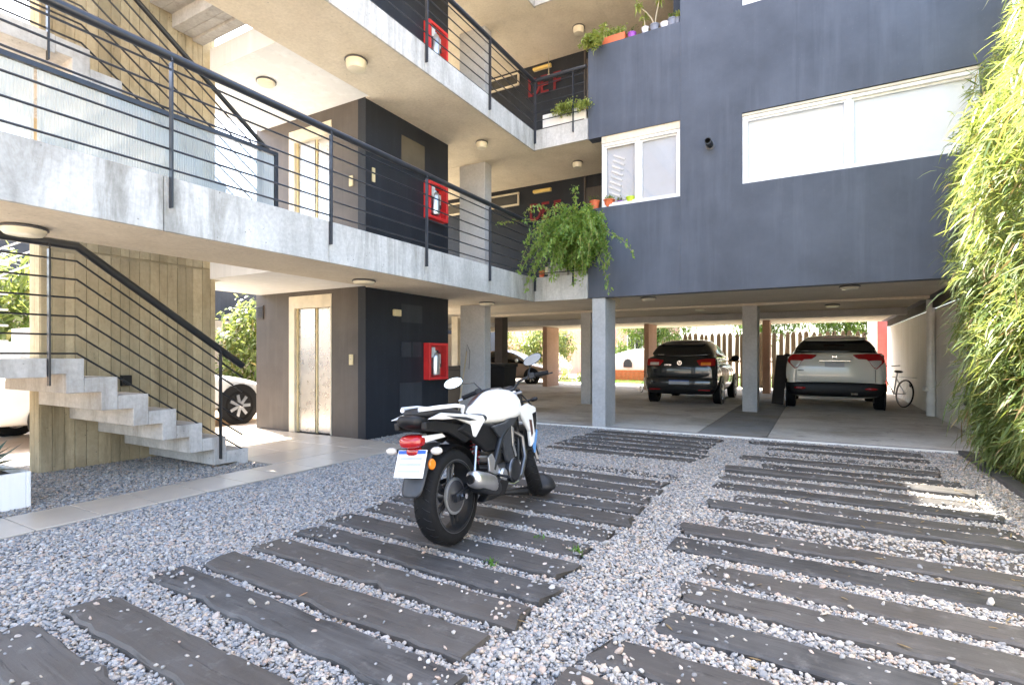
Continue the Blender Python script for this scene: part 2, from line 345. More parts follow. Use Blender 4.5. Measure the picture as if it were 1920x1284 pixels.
# unseen wall added above the frame; its one opening shapes the gravel sun patch
rs = thing('roof_screen', 'unseen wall added over the left wing to shape the sun patch', 'wall', (-4.5, 2, Z3T))
MB().box(-4.5, FX, -8, 6.86, Z3T, 9.9).box(-4.5, FX, 7.86, FY, Z3T, 9.9).box(FX, -3.2, FY-.12, FY, Z3T, 9.9).box(-4.5, FX, 6.86, 7.86, Z3T, 8.10).box(-4.5, FX, 6.86, 7.86, 9.02, 9.9).build('wall', 'white_wall', rs)

# ------------------------------------------------------------------ lift shaft
lt = thing('lift_shaft', 'charcoal painted lift shaft with steel doors beside the stairs', 'lift', (-6.8, 6.5, 0))
LX0, LX1, LY0, LY1 = -8.0, -5.55, 5.55, 7.5
DX0, DX1 = -7.18, -6.235
def front_wall(x0, x1, z0, z1): return (x0, x1, LY0, LY0+.15, z0, z1)
fw = MB(); levels = [(0.0, 2.12), (Z1T, Z1T+2.12), (Z2T, Z2T+2.12)]
fw.box(*front_wall(LX0, DX0, 0, 7.398)).box(*front_wall(DX1, LX1-.15, 0, 7.398))
for i, (a, c_) in enumerate(levels): fw.box(*front_wall(DX0, DX1, c_, levels[i+1][0] if i < 2 else 7.398))
fw.build('front_wall', 'charcoal_warm', lt)  # same charcoal as the side wall, warm floor bounce put into its colour
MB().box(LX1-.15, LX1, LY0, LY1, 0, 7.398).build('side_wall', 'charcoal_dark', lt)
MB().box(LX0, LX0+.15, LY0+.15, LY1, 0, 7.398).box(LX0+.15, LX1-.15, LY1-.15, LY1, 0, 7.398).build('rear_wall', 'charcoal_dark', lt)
for a, c_ in levels:
    fr = MB(); yf = LY0-.012
    fr.box(DX0, DX0+.13, yf, LY0+.13, a+.02, c_-.001).box(DX1-.02, DX1, yf, LY0+.13, a+.02, c_-.001).box(DX0+.13, DX1-.02, yf, LY0+.13, a+1.93, c_-.001)
    d = fr.build('door_frame', 'cream_frame', lt, bevel=.004)
    w_ = (DX1-.02-DX0-.13)
    for k in range(2):
        xa = DX0+.13+k*w_/2
        MB().box(xa+.03, xa+w_/2-.003, LY0+.05+.03*k, LY0+.075+.03*k, a+.025, a+1.93).build('door_panel', 'steel', lt, bevel=.003)
        MB().box(xa+.001, xa+.028, LY0+.035+.03*k, LY0+.075+.03*k, a+.025, a+1.93).build('door_edge', 'cream_plastic', lt)
    cp = MB().box(-5.86, -5.79, LY0-.022, LY0-.001, a+1.07, a+1.22).build('call_button_plate', 'cream_plastic', lt, bevel=.004)
    MB().lathe([(.012,0),(.012,.006),(.008,.008)], (-5.825, LY0-.024, a+1.16), 'y', 10).build('button', 'steel', cp)
vt = MB().box(-7.98, -7.80, LY0-.02, LY0-.001, 1.80, 2.02).build('vent_grille', 'charcoal_warm', lt)
for i in range(6): MB().obox((-7.89, LY0-.026, 1.83+i*.032), (.16, .02, .006), (R(-30), 0, 0)).build('slat', 'panel_grey', vt)
# panels on the side wall
for (y0, y1, z0, z1, mm, nm) in ((6.29,6.52,1.18,1.42,'panel_grey','cover_plate'),(6.55,6.77,1.18,1.42,'panel_grey','cover_plate'),(6.26,6.78,.12,.78,'panel_grey','meter_door'),(6.30,6.80,1.72,2.0,'panel_grey','repaired_patch'),(6.28,6.50,2.74,2.98,'panel_grey','cover_plate'),(6.54,6.76,2.74,2.98,'panel_grey','cover_plate'),(6.30,6.86,4.12,4.60,'patch_paint','repaired_patch')):
    MB().box(LX1+.001, LX1+(.004 if 'patch' in nm else .012), y0, y1, z0, z1).build(nm, mm, lt, bevel=.002, seg=1)
MB().box(LX1+.001, LX1+.05, 6.10, 6.25, 1.80, 1.90).build('emergency_light', 'cream_plastic', lt, bevel=.008)
MB().box(LX1+.001, LX1+.02, 5.67, 5.72, 3.70, 3.90).build('call_button_plate', 'cream_plastic', lt)
# fire extinguisher cabinets
def cabinet(z, label):
    t = thing('fire_cabinet', label, 'fire cabinet', (LX1, 7.1, z), group=None)
    X0, X1, y0, y1, h = LX1+.003, LX1+.13, 6.83, 7.33, .60
    m = MB(); m.box(X0, X1, y0, y0+.045, z, z+h).box(X0, X1, y1-.045, y1, z, z+h).box(X0, X1, y0+.045, y1-.045, z, z+.045).box(X0, X1, y0+.045, y1-.045, z+h-.045, z+h).box(X0, X0+.01, y0+.045, y1-.045, z+.045, z+h-.045)
    m.build('box', 'red_paint', t, bevel=.004)
    MB().box(X1-.012, X1-.008, y0+.045, y1-.045, z+.045, z+h-.045).build('glass_pane', 'window_glass', t)
    e = MB().lathe([(.02,0),(.075,.01),(.08,.05),(.08,.30),(.06,.35),(.025,.38),(.025,.40)], (X0+.09, 7.02, z+.07), 'z', 16).build('extinguisher', 'alu', t, smooth=True)
    MB().box(X0+.07, X0+.10, 6.99, 7.10, z+.46, z+.485).tube([(X0+.09,7.05,z+.46),(X0+.1,7.14,z+.43),(X0+.1,7.16,z+.2)], .012, 6).build('valve_hose', 'black_plastic', e)
    MB().box(X1-.016, X1-.013, 6.90, 6.99, z+.36, z+.53).build('notice', 'paper', t)
    MB().box(X1-.017, X1-.013, 7.06, 7.14, z+.26, z+.42).build('tag', 'paper', t)
cabinet(.81, 'red framed fire extinguisher cabinet at ground level beside the motorcycle')
cabinet(3.44, 'red framed fire extinguisher cabinet behind the first floor railing')
cabinet(6.04, 'red framed fire extinguisher cabinet behind the uppermost railing')

# ------------------------------------------------------------------ board-marked stair wall
sw = thing('stair_wall', 'tall board marked concrete wall standing between the stair flights', 'wall', (-7.0, 3.26, 0))
MB().box(-7.12, -6.88, 2.36, 4.16, 0, 7.398).build('wall_core', 'concrete_wall', sw)
y = 2.35
while y < 4.16:
    wd = random.uniform(.085, .125); y1 = min(y+wd, 4.17)
    if 4.17-y1 < .04: y1 = 4.17
    p = random.uniform(.003, .014)
    MB().box(-6.879, -6.872+p, y+.002, y1-.002, 0, 2.3+random.uniform(-.02,.02)).build('concrete_board', 'concrete_wall', sw, bevel=.003, seg=1)
    p = random.uniform(.003, .014)
    MB().box(-6.879, -6.872+p, y+.002, y1-.002, 2.33, 7.39).build('concrete_board', 'concrete_wall', sw, bevel=.003, seg=1)
    y = y1
for y0, y1 in ((-7.12,-7.0),(-7.0,-6.88)):
    MB().box(y0+.002, y1-.002, 2.345, 2.359, 0, 7.39).build('concrete_board', 'concrete_wall', sw, bevel=.003, seg=1)
MB().box(-6.862, -6.80, 3.06, 3.16, .86, .98).build('socket_box', 'black_plastic', sw, bevel=.006)

# ------------------------------------------------------------------ stairs: folded plate flights
def flight(label, x0, x1, z0, n, rise, ystart, tread, sgn, th=.13, foot=0):
    t = thing('stair_flight', label, 'stairs', ((x0+x1)/2, ystart, z0))
    for k in range(n):
        zt = z0+rise*(k+1); yn = ystart+sgn*tread*k; yb = yn+sgn*tread
        zb = z0+rise*k-th if k else z0-foot
        poly = [(yn, zb), (yn, zt), (yb-sgn*.002, zt), (yb-sgn*.002, zt-th), (yn+sgn*th, zt-th), (yn+sgn*th, zb)]
        if k > 0: poly[0] = (yn, zb+.0); 
        MB().prism(poly, x0+.001*(k % 2), x1-.001*(k % 2), 'x').build('step', 'concrete_stair', t, bevel=.004, seg=1)
    return t
flight('concrete stair flight of folded steps rising left from the gravel', -6.855, -5.55, 0, 7, .168, 3.75, .258, -1)
flight('sunlit concrete stair flight rising behind the board marked wall', -8.4, -7.13, 1.176, 8, .174, 2.36, .236, 1)
flight('upper concrete stair flight rising left behind the reeded glass screen', -6.855, -5.56, Z1T, 8, .165, 4.0, .25, -1)
flight('concrete stair flight whose stepped underside shows above the wall', -8.4, -7.13, 3.89, 8, .1606, 2.36, .236, 1)
flight('highest concrete stair flight seen from below over the bright lobby ceiling', -6.855, -5.56, Z2T, 8, .165, 4.0, .25, -1)
for (z, lb) in ((1.176, 'lower concrete stair landing leaving the frame at the left edge'), (3.89, 'upper concrete stair landing behind the handrail at top left')):
    tag(MB().box(-8.4, -5.55, .55, 1.942 if z < 2 else 1.998, z-.155, z).box(-8.4, -6.90, 1.943 if z < 2 else 1.999, 2.343, z-.153, z-.001).build('stair_landing', 'concrete_stair', bevel=.004), lb, 'landing')

# ------------------------------------------------------------------ railings
def railing(label, path, bars, post_at, zbot, rr=.036, barr=.0085, cat='railing', post_x=0, bar_end=0, mat='grey_metal_rail', bracket=True, parent_loc=None):
    """path: handrail polyline; bars: list of drops below rail; post_at: (point, zbottom)"""
    t = thing('metal_railing', label, cat, parent_loc or path[0])
    MB().tube(path, rr, 12).build('handrail', mat, t, smooth=True)
    for d in bars:
        MB().tube([(p[0], p[1], p[2]-d) for p in path], barr, 6).build('bar', mat, t, smooth=True)
    for (x, y_, zt, zb) in post_at:
        MB().box(x-.022, x+.022, y_-.007, y_+.007, zb, zt-.06).build('post', mat, t, bevel=.002, seg=1)
        if bracket: MB().tube([(x, y_, zt-.062), (x+.018, y_, zt-.05), (x, y_, zt-.02)], .007, 6).build('bracket', mat, t)
    return t
BD = [.10, .255, .41, .565, .72, .875]
posts_y = [-.8, .74, 2.28, 3.84, 5.39, 6.91]
for (zt, zl, lb, lb2) in ((Z1T, 3.52, 'long dark metal railing along the first floor walkway', 'dark railing crossing the walkway end behind the hanging plant'),
                     (Z2T, 6.06, 'dark metal railing along the upper walkway fascia', 'short dark railing in front of the pale trough planter on the upper deck')):
    px_ = FX+.055
    railing(lb, [(px_-.03, -2.5, zl), (px_-.03, FY-.03, zl)], BD, [(px_, y_, zl, zt-.23) for y_ in posts_y]+[(px_, FY-.04, zl, zt-.23)], 0)
    t = thing('metal_railing', lb2, 'railing', (-3.9, FY-.05, zt))
    MB().tube([(px_-.03, FY-.03, zl), (-3.36, FY-.03, zl)], .034, 12).build('handrail', 'grey_metal_rail', t, smooth=True)
    for d in BD: MB().tube([(px_, FY-.03, zl-d), (-3.40, FY-.03, zl-d)], .0085, 6).build('bar', 'grey_metal_rail', t, smooth=True)
    MB().box(-3.60, -3.585, FY-.075, FY-.035, zt-.18, zl-.05).build('post', 'grey_metal_rail', t, bevel=.002, seg=1)
# stair rails
sx = -5.58
railing('black stair railing with thick sloping handrail beside the lowest steps', [(sx, .2, 2.15), (sx, 2.16, 2.15), (sx, 3.70, 1.09)], [.13, .29, .45, .61, .77, .93], [(sx+.045, 1.95, 2.15, .95), (sx+.045, 3.42, 1.28, .10)], 0, .038, .009, mat='black_metal')
railing('black stair railing slanting across the board marked wall on the upper floor', [(sx-.02, .2, 4.87), (sx-.02, 2.2, 4.87), (sx-.02, 4.05, 3.60)], [.13, .29, .45, .61, .77, .93], [(sx+.025, 1.95, 4.87, 3.66), (sx+.025, 3.90, 3.70, 2.62)], 0, .026, .009, mat='black_metal')
railing('stair railing coloured white for sun glare, seen left of the concrete wall', [(-7.2, 1.0, 2.15), (-7.2, 2.2, 2.15)], [.16, .32, .48, .64, .80], [(-7.2, 1.3, 2.15, 1.2)], 0, .03, .012, mat='white_metal')  # blown-out sunlight on the rail is put into its white colour
railing('sloping rail bars of the rear stair flight, coloured white for sun glare', [(-8.38, .9, 1.95), (-8.38, 4.1, 3.95)], [.16, .32, .48, .64, .80], [(-8.38, 2.4, 2.85, 1.25), (-8.38, 3.9, 3.8, 2.4)], 0, .03, .012, mat='white_metal')  # white again carries the sun glare on these bars
# reeded glass screen on the stair side of the first floor walkway
gs = thing('glass_screen', 'reeded translucent glass screen in dark frame behind the first floor railing', 'glass screen', (-5.44, 1.5, Z1T))
for (y0, y1) in ((-1.2, .3), (.32, 1.82), (1.84, 4.0)):
    m = MB(); n = int((y1-y0)/.011); pts = []
    vs_ = []; fs = []
    for i in range(n+1):
        yy = y0+(y1-y0)*i/n; xx = -5.440+(.0022 if i % 2 else -.0022)
        vs_ += [(xx, yy, Z1T+.04), (xx, yy, 3.50)]
        if i: fs.append((2*i-2, 2*i, 2*i+1, 2*i-1))
    m.add(vs_, fs); m.build('glass_pane', 'reeded_glass', gs)
MB().box(-5.463, -5.417, -1.2, 4.04, 3.505, 3.55).build('top_frame', 'grey_metal_rail', gs, bevel=.003)
MB().box(-5.463, -5.417, 4.002, 4.04, Z1T+.013, 3.505).build('end_post', 'grey_metal_rail', gs, bevel=.003)
MB().box(-5.463, -5.417, -1.2, 4.0, Z1T+.013, Z1T+.038).build('bottom_frame', 'grey_metal_rail', gs)
# ------------------------------------------------------------------ apartment block over the garage
RX = 2.02
ab = thing('apartment_block', 'dark blue grey apartment block raised on pillars above the car spaces', 'building', (-1, 12, 0))
def fbox(x0, x1, z0, z1, m='charcoal_paint', name='facade_wall', y0=FY, y1=FY+.2): return MB().box(x0, x1, y0, y1, z0, z1).build(name, m, ab)
fbox(-3.34, -1.832, Z1B, 3.66, name='parapet'); fbox(-3.34, -1.832, 4.836, 6.355, name='parapet'); fbox(-3.34, -1.832, Z3B, 7.9, name='parapet')  # topmost parapet is unseen, added only to cut the sun
WX0, WX1 = -.95, 1.735
f = MB(); f.box(-1.83, WX0, FY, FY+.2, Z1B, 7.9).box(WX1, RX, FY, FY+.2, Z1B, 7.9)
for a, c_ in ((Z1B, 3.71), (4.745, 6.31), (7.345, 7.9)): f.box(WX0, WX1, FY, FY+.2, a, c_)
f.build('facade_wall', 'charcoal_paint', ab)
MB().box(RX-.2, RX, FY+.2, 21.2, 2.32, 7.9).build('end_wall', 'charcoal_paint', ab)
# floors and rooms
MB().box(-3.343, RX-.2, FY+.202, 21.0, 2.32, Z1T).box(-14.0, -3.345, 10.16, 21.4, 2.32, Z1T).build('garage_ceiling', 'garage_ceiling', ab)
MB().box(-14.0, RX-.2, 15.2, 15.45, 2.16, 2.318).build('ceiling_beam', 'concrete_pillar', ab)
MB().box(-9.0, RX-.2, 12.42, 12.8, 2.27, 2.318).build('ceiling_beam', 'garage_ceiling', ab)
for z0, z1 in ((Z2B, Z2T), (Z3B, Z3T)):
    MB().box(-3.343, RX-.2, FY+.202, 21.0, z0, z1).box(-9.0, -3.345, 10.16, 21.0, z0, z1).build('floor_slab', 'concrete_soffit', ab)
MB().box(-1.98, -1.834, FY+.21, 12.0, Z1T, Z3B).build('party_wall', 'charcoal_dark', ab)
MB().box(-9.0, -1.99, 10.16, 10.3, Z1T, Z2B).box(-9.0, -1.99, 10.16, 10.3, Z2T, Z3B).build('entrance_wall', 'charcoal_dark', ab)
MB().box(-1.83, RX-.2, 11.8, 11.95, Z1T, Z3B).build('room_wall', 'room_dark', ab)
MB().box(-9.0, RX-.2, 20.9, 21.0, Z1T, 7.9).build('rear_wall', 'beige_render', ab)
for zf, zl in ((Z1T, Z2B), (Z2T, Z3B)):
    dd = MB().box(-4.05, -3.10, 10.13, 10.158, zf+.02, zf+2.02).build('entrance_door', 'charcoal_warm', ab, bevel=.004)
    MB().tube([(-3.98,10.12,zf+.95),(-3.98,10.07,zf+.95),(-3.88,10.07,zf+.95)], .009, 6).build('door_handle', 'alu', dd)
    MB().box(-3.085, -3.05, 10.12, 10.158, zf+.02, zl-.01).build('door_frame', 'charcoal_warm', ab)
    MB().box(-4.095, -4.06, 10.12, 10.158, zf+.02, zl-.01).build('door_frame', 'charcoal_warm', ab)
    k = MB().box(-4.98, -4.90, 10.135, 10.158, zf+.35, zf+.50).build('socket_plate', 'cream_plastic', ab, bevel=.004)
def window(x0, x1, z0, z1, y, mull, blind, name='window', fw=.045, blind_drop=0.0, m='white_metal'):
    fr = MB(); fr.box(x0, x1, y, y+.07, z0, z0+fw).box(x0, x1, y, y+.07, z1-fw, z1).box(x0, x0+fw, y, y+.07, z0+fw, z1-fw).box(x1-fw, x1, y, y+.07, z0+fw, z1-fw)
    wdw = fr.build(name, m, ab, bevel=.004)
    xs = [x0+fw]+mull+[x1-fw]
    for mx in mull: MB().box(mx-.03, mx+.03, y+.008, y+.062, z0+fw, z1-fw).build('mullion', m, wdw, bevel=.003)
    for i in range(len(xs)-1):
        yy = y+.025+.02*(i % 2); a = xs[i]+(.03 if i else 0); c_ = xs[i+1]-(.03 if i < len(xs)-2 else 0)
        sash = .028
        MB().box(a, c_, yy, yy+.02, z0+fw, z0+fw+sash).box(a, c_, yy, yy+.02, z1-fw-sash, z1-fw).box(a, a+sash, yy, yy+.02, z0+fw+sash, z1-fw-sash).box(c_-sash, c_, yy, yy+.02, z0+fw+sash, z1-fw-sash).build('sash', m, wdw, bevel=.002, seg=1)
        MB().box(a+sash, c_-sash, yy+.007, yy+.012, z0+fw+sash, z1-fw-sash).build('pane', 'window_glass', wdw)
    if blind: MB().box(x0+.05, x1-.05, y+.085, y+.09, z0+.02+blind_drop, z1-.03).build('roller_blind', blind, wdw)
    return wdw
for dz in (0, 2.6):
    wn = window(WX0+.003, WX1-.003, 3.712+dz, 4.70+dz, FY+.03, [.38], 'roller_blind')
    MB().box(WX0+.003, WX1-.003, FY+.015, FY+.18, 4.702+dz, 4.735+dz).build('blind_box', 'cream_frame', wn)
window(-3.11, -1.836, 3.662, 4.72, FY+.03, [-2.50], 'grey_blind')
MB().box(-3.11, -1.836, FY+.02, FY+.2, 4.722, 4.84).build('window_head', 'concrete_soffit', ab)
# laundry rack glimpsed behind the left pane
lr = thing('laundry_rack', 'white slatted rack glimpsed behind the left pane of the small window', 'rack', (-2.9, FY+.08, 3.72))
for i in range(9): MB().obox((-2.93+.012*i, FY+.107, 3.80+i*.085), (.22, .012, .03), (0, R(28), 0)).build('slat', 'clothes_white', lr)
# strip windows beside the entrance walls, balcony window on the upper floor
for zf in (0, 2.6):
    s_ = MB(); x0, x1, z0, z1 = -7.6, -5.6, 4.46+zf, 4.74+zf
    s_.box(x0, x1, 10.11, 10.158, z0, z0+.035).box(x0, x1, 10.11, 10.158, z1-.035, z1).box(x0, x0+.03, 10.11, 10.158, z0+.035, z1-.035).box(x1-.03, x1, 10.11, 10.158, z0+.035, z1-.035)
    wdw = s_.build('strip_window', 'cream_frame', ab, bevel=.003); MB().box(x0+.03, x1-.03, 10.135, 10.14, z0+.035, z1-.035).build('pane', 'tinted_glass', wdw)
window(-3.0, -2.02, 6.45, 7.3, 10.08, [-2.5], None, 'balcony_window', m='cream_frame')
for zf in (0, 2.6):
    wl = thing('wall_light', 'small yellow bar lamp over the red letters on the %s' % ('first floor' if zf == 0 else 'upper floor'), 'lamp', (-5.03, 10.12, 4.66+zf))
    MB().box(-5.24, -4.83, 10.145, 10.159, 4.65+zf, 4.72+zf).build('backplate', 'cream_plastic', wl); MB().tube([(-5.24,10.115,4.685+zf),(-4.83,10.115,4.685+zf)], .036, 10).build('diffuser', 'yellow_lamp', wl, smooth=True)
# lettering
def lettering(txt, x, y, z, h, m, label, wscale=.8):
    t = thing('wall_lettering', label, 'lettering', (x, y, z))
    for i, ch in enumerate(txt):
        cu = bpy.data.curves.new('tmp', 'FONT'); cu.body = ch; cu.size = 1; cu.extrude = .02; cu.offset = .012
        o = bpy.data.objects.new('tmp', cu); COL.objects.link(o)
        dg = bpy.context.evaluated_depsgraph_get(); me = bpy.data.meshes.new_from_object(o.evaluated_get(dg)); bpy.data.objects.remove(o)
        me.transform(Matrix.Translation((i*h*.74, 0, 0)) @ Matrix.Diagonal((h/.73*wscale, h/.73, .3, 1))); me.transform(Matrix.Rotation(R(90), 4, 'X'))
        me.materials.clear(); me.materials.append(MAT[m]); me.name = 'letter'
        lo = bpy.data.objects.new('letter', me); COL.objects.link(lo); lo.parent = t
    return t
lettering('DEF', -5.36, 10.135, 4.08, .38, 'red_letter', 'dark red letters on the first floor wall behind the hanging plant')
lettering('DEF', -5.40, 10.135, 6.74, .40, 'red_letter', 'red letters on the dark wall behind the upper corner railing')
# pipe stub on the facade
ps = thing('pipe_stub', 'short dark pipe stub poking out of the blue grey facade', 'pipe', (-1.39, FY, 4.36))
MB().lathe([(.05,0),(.05,-.2),(.04,-.2),(.04,-.02)], (-1.39, FY-.001, 4.36), 'y', 16, close=False).build('tube', 'black_metal', ps, smooth=True); MB().lathe([(.07,0),(.07,-.01),(.05,-.012)], (-1.39, FY-.0015, 4.36), 'y', 16).build('collar', 'drain_metal', ps)

# ------------------------------------------------------------------ pillars, garage walls
def pillar(x0, x1, y0, y1, z1, label, m='concrete_pillar'):
    return tag(MB().box(x0, x1, y0, y1, -.002, z1).build('concrete_pillar', m, bevel=.012), label, 'pillar')
pillar(-3.285, -3.05, FY+.03, 9.0, 2.168, 'nearest pale concrete pillar at the garage front left of the grey hatchback')
pillar(-5.98, -5.42, 8.47, 8.69, 2.168, 'broad pale concrete pillar behind the motorcycle')
MB().box(-5.99, -5.41, 8.46, 8.70, Z1T, Z2B-.001).build('upper_pillar', 'concrete_pillar', ab, bevel=.01); MB().box(-5.99, -5.41, 8.46, 8.70, Z2T, Z3B-.001).build('upper_pillar', 'concrete_pillar', ab, bevel=.01)
pillar(-5.10, -4.84, 12.4, 12.9, 2.268, 'grey concrete pillar just left of and behind the nearest pillar'); pillar(-1.385, -1.09, 12.4, 12.9, 2.268, 'grey concrete pillar between the two parked cars')
pillar(-7.92, -7.66, 12.9, 13.2, 2.318, 'dark brown slim pillar behind the motorcycle handlebar', 'dark_wood')
pillar(-9.06, -8.84, 12.4, 12.7, 2.318, 'cream pillar seen through the gap beside the lift', 'cream_frame')
pillar(-9.24, -9.05, 18.6, 19.7, 2.318, 'peach toned far pillar left of the garden gap', 'concrete_pillar_warm'); pillar(-5.27, -5.10, 18.6, 19.7, 2.318, 'salmon toned far pillar behind the left edge of the grey hatchback', 'concrete_pillar_warm'); pillar(-1.49, -1.28, 18.6, 19.2, 2.318, 'brown far pillar just right of the pillar between the cars', 'concrete_pillar_warm')
bw = thing('boundary_wall', 'white rendered garage side wall with a downpipe at the right', 'wall', (2.1, 15, 0))
MB().box(2.05, 2.2, 8.40, 21.5, -.02, 2.14).build('wall', 'white_render', bw)
MB().box(1.98, 2.05, 8.66, 21.0, 2.145, 2.318).build('top_beam', 'dark_wood', bw)
for y_ in (10.75, 16.5): MB().box(2.02, 2.049, y_, y_+.14, .42, .52).build('vent', 'black_plastic', bw, bevel=.004)
dp = thing('downpipe', 'white plastic downpipe standing against the garage side wall', 'pipe', (1.97, 13.3, 0))
MB().tube([(1.965,13.3,.012),(1.965,13.3,2.31)], .075, 16).build('pipe', 'white_plastic', dp, smooth=True)
for z in (.30, .62, .66): MB().tube([(1.965,13.3,z),(1.965,13.3,z+.05)], .086, 16).build('collar', 'white_plastic', dp, smooth=True)
MB().tube([(1.965,13.3,.50),(1.85,13.25,.56)], .05, 12).build('branch', 'white_plastic', dp, smooth=True)
MB().box(2.0, 2.045, 13.42, 13.46, .1, 2.1).build('conduit', 'black_plastic', dp)
rp = thing('red_post', 'red painted post with white edge beyond the white car', 'post', (1.8, 21.0, 0))
MB().box(1.78, 2.04, 21.6, 21.7, 0, 2.6).build('panel', 'faded_red', rp); MB().box(1.50, 1.77, 21.62, 21.7, 0, 2.6).build('edge', 'white_metal', rp)

# ------------------------------------------------------------------ ceiling lamps
def lamp(x, y_, z, label, r=.13, hh=.075):
    t = thing('ceiling_lamp', label, 'lamp', (x, y_, z), group='round bulkhead lamps under the slabs')
    MB().lathe([(r*.95,z),(r*1.06,z-.012),(r*1.06,z-.022),(r*.98,z-.024)], (x, y_, 0), 'z', 24).build('base', 'drain_metal', t, smooth=True)
    MB().lathe([(r*.97,z-.024),(r*.95,z-hh*.6),(r*.8,z-hh*.92),(r*.4,z-hh),(.004,z-hh*1.01)], (x, y_, 0), 'z', 24).build('diffuser', 'lamp_glass', t, smooth=True)
for a in ((-5.17,1.67,Z1B,'round bulkhead lamp under the first walkway above the stair handrail',.14,.07),(-5.03,5.0,Z1B,'round bulkhead lamp under the first walkway in front of the lift',.14,.06),(-5.2,8.2,Z1B,'round bulkhead lamp under the first walkway above the motorcycle',.14,.06),
          (-2.80,10.2,2.32,'round ceiling lamp over the grey hatchback near the front',.14,.06),(.46,10.1,2.32,'round ceiling lamp over the white car near the front',.14,.06),(-4.3,11.0,2.32,'flat round lamp on the garage ceiling behind the hanging plant',.14,.05),(.3,13.6,2.32,'dim ceiling lamp directly above the white car roof',.14,.06),(-2.4,13.2,2.32,'small ceiling lamp above the grey hatchback roof',.12,.05),
          (-4.93,4.77,Z2B,'drum lamp under the upper walkway near the stairs',.13,.13),(-6.38,4.57,Z2B+.02,'drum lamp on the bright lobby ceiling before the lift',.12,.06),(-4.96,7.66,Z2B,'drum lamp under the upper walkway beside the return corner',.10,.12),(-3.91,9.35,Z2B,'drum lamp under the slab left of the small window',.10,.12),(-3.9,9.38,Z3B,'pale drum lamp on the beige top ceiling',.11,.14)):
    lamp(*a)
hc = tag(MB().tube([(-4.78, 9.9, Z3B), (-4.775, 9.9, 6.98)], .008, 6).ball((-4.775, 9.9, 6.95), .03, 8, 6).build('light_pull', 'rope'), 'thin pale cord hanging from the top ceiling before the red letters', 'cord')
# unseen slab added over the stairwell to stop sun leaking in
tag(MB().box(-9.0, -5.462, -6, 4.248, Z3B, Z3T).build('stairwell_roof', 'concrete_soffit'), 'flat concrete roof slab over the open stairwell', 'roof')
# ------------------------------------------------------------------ timber sleepers
def sleeper_mesh(L, W, H, seed):
    r = random.Random(seed); n = 20; rings = []
    wob0 = [r.uniform(-.012, .012) for _ in range(n+1)]; wob1 = [r.uniform(-.009, .009) for _ in range(n+1)]
    for k in range(2):                       # a chipped notch now and then
        if r.random() < .6: (wob0 if r.random() < .6 else wob1)[r.randrange(1, n)] += (.022 if k else -.016)
    e0, e1, e2, e3 = [r.uniform(-.035, .035) for _ in range(4)]
    for i in range(n+1):
        t = i/n; x = -L/2+L*t
        xa = x+(e0 if i == 0 else e1 if i == n else 0); xb = x+(e2 if i == 0 else e3 if i == n else 0)
        ya = -W/2+wob0[i]; yb = W/2+wob1[i]; zt = r.uniform(-.003, .003)
        ch = .012
        rings.append([(xa, ya-.004, -H), (xa, ya, zt-ch), (xa, ya+ch, zt), (xb, (ya+yb)/2, zt+.002), (xb, yb-ch, zt), (xb, yb, zt-ch), (xb, yb+.004, -H)])
    return MB().loft(rings)
SLP = []   # (cx, cy, L, W, rot, ztop)
left_rows = [(.58,-.02,.03),(.90,.80,.03),(1.22,1.16,.032),(1.61,1.54,.034),(1.86,1.81,.036),(2.17,2.12,.032),(2.48,2.38,.034),(2.79,2.71,.030),(3.14,3.04,.026),(3.45,3.38,.026),(3.79,3.72,.040),(4.10,4.04,.032),(4.42,4.35,.028),(4.74,4.66,.026),(5.06,4.98,.016),(5.45,5.36,.004),(6.36,6.28,.012),(6.68,6.60,.016),(6.99,6.91,.02),(7.31,7.24,.022),(7.63,7.56,.022),(7.98,7.90,.026)]
left_rows = left_rows[1:]
right_rows = [(1.42,1.34,.02),(1.76,1.66,.028),(2.07,1.98,.030),(2.42,2.33,.028),(2.78,2.67,.034),(3.12,3.00,.020),(3.46,3.38,.024),(3.79,3.70,.040),(4.13,4.03,.010),(4.50,4.40,.052),(4.84,4.74,.012),(5.20,5.12,.034),(5.60,5.50,.022),(5.98,5.90,.060),(6.40,6.32,.014),(6.80,6.72,.036),(7.20,7.12,.008),(7.60,7.54,.012),(7.97,7.92,.034)]
for side, rows, x0, x1 in (('left', left_rows, -3.05, -1.18), ('right', right_rows, -.79, 1.13)):
    for i, (yl, yr, zt) in enumerate(rows):
        a = x0+random.uniform(-.04, .04); c_ = x1+random.uniform(-.05, .05); cy = (yl+yr)/2
        if side == 'right':
            if zt < .015: a += .25
            if 2.3 < yl < 3.3: a += .20
            zt = .006+zt*.62
        else: zt = .004+zt*.75
        rot = math.atan2(yr-yl, x1-x0); W = random.uniform(.195, .235) if side == 'left' else random.uniform(.19, .22)
        o = sleeper_mesh(c_-a, W, .10, 100*len(rows)+i).build('timber_sleeper', 'sleeper_wood', smooth=True, angle=30)
        o.location = ((a+c_)/2, cy, zt); o.rotation_euler = (random.uniform(-.01,.01), random.uniform(-.004,.004), rot)
        nm = ORD[i]
        tag(o, 'weathered dark timber sleeper in the %s row, %s from the camera' % (side, nm), 'sleeper', 'sleepers laid in the %s row' % side)
        SLP.append(((a+c_)/2, cy, c_-a, W, rot, zt))
